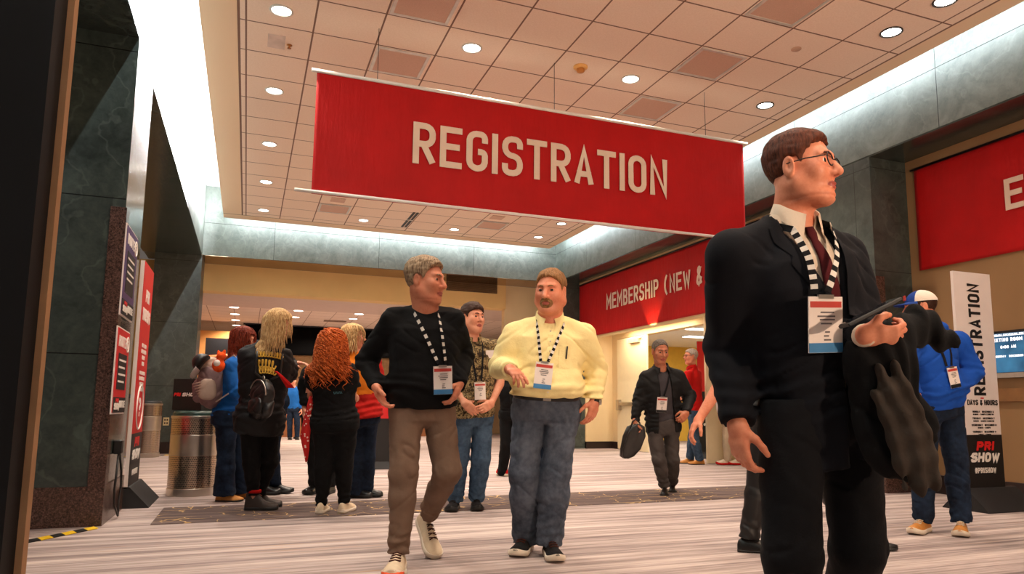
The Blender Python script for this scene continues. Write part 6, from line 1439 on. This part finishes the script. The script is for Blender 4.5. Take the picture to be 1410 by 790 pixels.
# --- woman in blue with the grey backpack
p = bpk = Person('woman with red hair in a blue top and flared jeans wearing a grey backpack', 6.85, (312, 690), az=105, vox=1.25)
M_blue = cloth('top_blue', rgb(24, 92, 168), 300, .12)
p.j(hd=(336, 467, -.05), nk=(327, 491, -.02), pl=(315, 570, 0), sa=(318, 503, .16), sb=(331, 500, -.17), ea=(325, 540, .20), wa=(348, 530, .16), eb=(338, 535, -.22), wb=(358, 520, -.22), ha=(312, 575, .08), hb=(318, 575, -.09), ka=(311, 630, .08), na=(309, 680, .06), kb=(327, 628, -.10), nb=(335, 672, -.16))
p.report()
p.body(108, -16, hs=.228, skin='fair', neck_r=.05, female=True, hairmat='auburn', hair=dict(vol=.012, front=.072, side=-.05, nape=-.09), hands=[dict(w='wa', e='ea', n=-UP, t=-CFh, curl=.5, s=.88, bare=.3), dict(w='wb', e='eb', n=-UP, t=-CFh, curl=.5, s=.88, bare=.3)])
p.pants(M_jeand, (.104, .076, .080, .104), prof=FEMALE, hem=(1.0, 1.0), fit=(1.1, 1.15), fold=.007)
p.shirt(M_blue, prof=FEMALE, rs=(.064, .058, .05, .042), hem=-.04, fit=(1.1, 1.12), fold=.007, neckcut=.056, name='top')
locks(p, 'long_hair', HAIR['auburn'], 280, .26, wave=.008, r=.0045, spread=.05, face=58, seed=8, fields=(p.shirtf,))
for k_, dv in (('na', CRh), ('nb', CRh + CFh * .2)): p.shoe(k_, dv, [M_tanl, M_rubk], 'dress', .26)
e = empty('backpack', tuple(W(292, 525, 6.75)), 'grey mauve backpack with pale straps worn by the woman in blue', 'backpack')
bkd = -p.facing; Rb = rotm(bkd, UP + bkd * .12); c_ = W(292, 527, 6.78); M_pk = cloth('pack_mauve', rgb(138, 112, 112), 260, .16, .8); M_pkl = cloth('pack_pale', rgb(190, 168, 152), 260, .1)
soft_pack('body', c_, Rb, (.16, .125, .235), M_pk, e, 2); soft_pack('front_pocket', c_ + bkd * .10 - UP * .07, Rb, (.125, .06, .12), M_pk, e, 5); soft_pack('side_pocket', c_ - CFh * .15 - UP * .06 + CRh * .03, rotm(-CFh, UP), (.08, .04, .10), M_pkl, e, 6)
soft_pack('top_flap', c_ + UP * .17 + bkd * .03, Rb, (.14, .12, .075), M_pkl, e, 7)
mb = MB()
for i in range(6): mb.tube([c_ - CFh * .165 + bkd * (.10 - .012 * i) + UP * (-.02 - .022 * i), c_ - CFh * .172 + bkd * (.03 - .012 * i) + UP * (.0 - .022 * i)], .006, 5)
mb.build('lacing', M_pkl, e, True)
for sg in (-1, 1):
    x_ = sg * .115; A_ = [c_ + UP * .18 + p.lf.r * x_ * .8 - bkd * .09] + [p.front(t_, x_, .008, -1) for t_ in (.86, .93)] + [p.lf.at(1.0, x_, .0) + UP * .02] + [p.front(t_, x_, .008) for t_ in (.92, .84, .74, .62, .52)] + [p.lf.at(.40, sg * .21, .02), c_ - UP * .16 + p.lf.r * sg * .13 - bkd * .08]
    MB().ribbon(A_, [p.lf.r] * len(A_), .05, .010).build('shoulder_strap', M_pkl, e)
e = empty('baseball_cap', tuple(W(280, 495, 6.6)), 'pale grey cap clipped onto the top of the grey backpack', 'cap'); c_ = W(279, 500, 6.62); u_ = nrm(UP * .6 - CRh * .75); f_ = nrm(-UP * .5 - CRh * .6 - CFh * .2); f_ = nrm(f_ - u_ * (f_ @ u_)); r_ = np.cross(f_, u_)
MB().loft([[c_ + (r_ * cos(a) + f_ * sin(a)) * .088 * sqrt(max(.001, 1 - z_ ** 2)) + u_ * .095 * z_ for a in np.linspace(0, 2 * pi, 28, endpoint=False)] for z_ in (0, .25, .5, .7, .85, .95, .995)]).build('crown', M_black, e, True)
MB().loft([[c_ + r_ * x * .082 * w_ + f_ * (.06 + y_) + u_ * (z_ - .012 * x * x) for x in np.linspace(-1, 1, 9)] + [c_ + r_ * x * .082 * w_ + f_ * (.06 + y_) + u_ * (z_ - .005 - .012 * x * x) for x in np.linspace(1, -1, 9)] for y_, w_, z_ in ((0, 1, .004), (.04, .98, 0), (.075, .82, -.005), (.10, .45, -.010))]).build('visor', plain('visor_grey', rgb(206, 200, 198), .5), e, True)
e = empty('plush_toy', tuple(W(303, 500, 6.6)), 'small bright orange plush toy tied to the backpack strap', 'toy'); c_ = W(301, 503, 6.6); M_or = cloth('plush_orange', rgb(236, 84, 26), 300, .15)
def plush(P): return smin(smin(ell(P, c_, np.eye(3), (.055, .045, .062)), ell(P, c_ + UP * .085 + CRh * .02, np.eye(3), (.042, .04, .04)), .02), smin(ell(P, c_ + UP * .125 + CRh * .045, np.eye(3), (.014, .012, .02)), ell(P, c_ + UP * .12 - CRh * .01, np.eye(3), (.014, .012, .02)), .01), .01) + .003 * vnoise(P, 60)
mesh('plush_body', *surf(plush, c_ - .16, c_ + .2, .006, .01), M_or, e, True); MB().lathe(c_ + UP * .02 - CFh * .044, [(.001, .006), (.03, .004), (.032, -.004)], 14, axis=-CFh).build('belly_patch', M_card, e, True)
# --- woman in orange behind the curly haired woman
p = ora = Person('woman with fair hair in an orange and red jacket and dark jeans behind the group', 7.15, (500, 687), az=120, vox=1.3)
M_orj = cloth('jacket_orange', rgb(232, 128, 30), 260, .12); M_red2 = cloth('jacket_red', rgb(180, 28, 22), 200, .3)
p.j(hd=(487, 463, 0), nk=(492, 488, 0), pl=(499, 570, 0), sa=(478, 500, .06), sb=(516, 498, -.08), ea=(474, 535, -.05), wa=(480, 552, -.2), eb=(524, 532, -.1), wb=(520, 545, -.26), ha=(491, 575, .0), hb=(508, 575, -.04), ka=(493, 630, .0), na=(489, 680, .0), kb=(506, 630, -.03), nb=(502, 680, -.06))
p.report()
p.body(110, 0, hs=.235, skin='fair', neck_r=.05, female=True, hairmat='blonde', hair=dict(vol=.012, front=.072, side=-.04, nape=-.09), hands=[dict(w='wb', e='eb', n=-UP, t=-CFh, curl=.5, s=.9, bare=.3)])
p.pants(M_jeand, (.094, .078, .076, .084), prof=FEMALE, hem=(.99, .99), fold=.006)
p.shirt(M_orj, prof=FEMALE, rs=(.07, .066, .056, .046), hem=-.06, fit=(1.2, 1.2), fold=.007, neckcut=.056, name='jacket', mats=[M_orj, M_red2], mifn=lambda c, lf: ((lf.t(c) < .34) | (np.abs((c - lf.o) @ lf.r) > .19)).astype(np.int32))
locks(p, 'ponytail', HAIR['blonde'], 260, .22, wave=.008, r=.0045, spread=.02, face=70, seed=12, fields=(p.shirtf,))
for k_, dv in (('na', CRh * .8 - CFh * .2), ('nb', CRh * .9)): p.shoe(k_, dv, [M_leather, M_rubk], 'boot', .26)
# --- people glimpsed between and behind the others
def extra(label, D, foot, az, jts, top, bottom, hairm='brown', sk='fair', vox=1.8, shoes=None, sleeve=1.0, toe=None, fit=(1.05, 1.05), kind='sneaker', hs=.24, hands=True, hem=-.08, female=False):
    p = Person(label, D, foot, az, vox=vox); p.j(**jts); p.report()
    hl = [dict(w='w' + k_, e='e' + k_, n=(CRh if k_ == 'a' else -CRh), t=p.facing, curl=.5, bare=.35 if sleeve > .6 else 1.0, re=.033 if sleeve > .6 else .043) for k_ in 'ab'] if hands else []
    p.body(az, 0, hs=hs, skin=sk, hairmat=hairm, hair=dict(vol=.01, front=.08, nape=-.06), female=female, hands=hl); p.pants(bottom, (.096, .078, .07, .066), fit=fit, fold=.006)
    p.shirt(top, prof=FEMALE if female else MALE, rs=(.068, .062, .054, .044), hem=hem, sleeve=sleeve, fit=fit, fold=.006, neckcut=.058)
    sh = shoes or [M_leather, M_rubk]
    for k_ in 'ab': p.shoe('n' + k_, toe if toe is not None else p.facing, sh, kind, .28)
    return p
def stand(cx, fy, s, H=1.75, wd=1.0, turn=1.0):
    """pixel joints of a plain standing figure: centre column, foot row, pixels per metre"""
    y = lambda m: fy - m * s
    q = wd * s
    return dict(hd=(cx, y(H - .12)), nk=(cx, y(H - .30)), pl=(cx, y(.93)), sa=(cx - .19 * q, y(H - .36)), sb=(cx + .19 * q, y(H - .36)), ea=(cx - .24 * q, y(1.10)), wa=(cx - .23 * q, y(.86), .06), eb=(cx + .24 * q, y(1.10)), wb=(cx + .23 * q, y(.86), .06),
                ha=(cx - .09 * q, y(.89)), hb=(cx + .09 * q, y(.89)), ka=(cx - .10 * q, y(.49), .02), na=(cx - .10 * q, y(.085)), kb=(cx + .10 * q, y(.49), .02), nb=(cx + .10 * q, y(.085)))
j_ = stand(372, 674, 134, 1.68); j_.update(na=(360, 664, .05), nb=(378, 663, -.05), ka=(362, 612), kb=(374, 612), wa=(388, 520, -.05), ea=(360, 545), wb=(396, 515, -.02), eb=(376, 545))
extra('person in dark jeans almost hidden behind the blonde woman in the long black jacket', 7.4, (370, 674), 80, j_, M_bomb, M_jeand, 'brown', toe=CRh, hands=False)
j_ = stand(444, 677, 133, 1.60, .8); extra('person in dark trousers hidden behind the curly haired woman', 7.5, (444, 677), -10, j_, M_blk, M_blkw, 'brown')
extra('person in a bright blue jacket far back in the lobby', 19.9, (402, 606), 20, stand(404, 607, 50, 1.78), M_blue, M_jeand, 'brown', vox=3)
extra('person in dark clothes far back in the lobby beside the blue jacket', 20.6, (414, 601), 0, stand(414, 602, 48, 1.75), M_blk, M_blkw, 'brown', vox=3)
t = NT('trousers_patterned'); v = t.coord(); t.base(t.ramp(t.noise(v, 30, 3), [(.45, rgb(36, 36, 40)), (.55, rgb(150, 144, 140))])); t.set(.9)
extra('person in an olive shirt and patterned trousers far behind the yellow shirt', 16.9, (794, 614), 60, stand(794, 616, 58, 1.72), cloth('shirt_olive', rgb(150, 142, 62), 300, .1), t.m, 'brown', vox=2.6, shoes=[M_snk, M_rubw])
j_ = stand(706, 664, 103, 1.68); j_.update(ka=(697, 612, .05), na=(691, 654, .0), kb=(712, 612), nb=(708, 655, -.1), ea=(690, 540), wa=(694, 560))
extra('person in black with red and white sneakers walking behind the yellow shirt', 9.6, (694, 662), 80, j_, M_blk, M_blkw, 'brown', shoes=[M_rshirt, M_rubw], sleeve=.4, toe=CRh - CFh * .3)
j_ = stand(745, 695, 146, 1.66); j_.update(na=(735, 688), ka=(735, 630), nb=(752, 688), kb=(752, 630)); extra('person in dark clothes almost hidden behind the man in the yellow shirt', 6.8, (745, 696), 30, j_, M_blk, M_jeand, 'brown', hs=.23)
j_ = stand(1075, 760, 216, 1.70); j_.update(hd=(1080, 410), nk=(1082, 444), pl=(1072, 560), sa=(1042, 458), sb=(1120, 458), ea=(990, 532, .0), wa=(962, 578, .06), eb=(1130, 520), wb=(1120, 575), ha=(1056, 568), hb=(1092, 568), ka=(1046, 655, -.02), na=(1032, 735, .02), kb=(1110, 650), nb=(1188, 722, -.12))
pz = extra('person in black short sleeves and trousers striding behind the suited man', 4.58, (1060, 758), 60, j_, M_blk, plain('trousers_sheen', rgb(20, 19, 20), .45, 0, .4), 'brown', 'ruddy', vox=1.1, sleeve=.42, toe=CRh - CFh * .25, kind='dress', fit=(.95, .95))
extra('person in pale trousers and white sneakers by the door leaf', 11.9, (1008, 641), -40, stand(1010, 642, 84, 1.72), M_card, cloth('trousers_beige', rgb(190, 172, 146), 300, .1), 'brown', shoes=[M_rubw, M_rshirt], vox=2.2, toe=-CRh - CFh * .2)
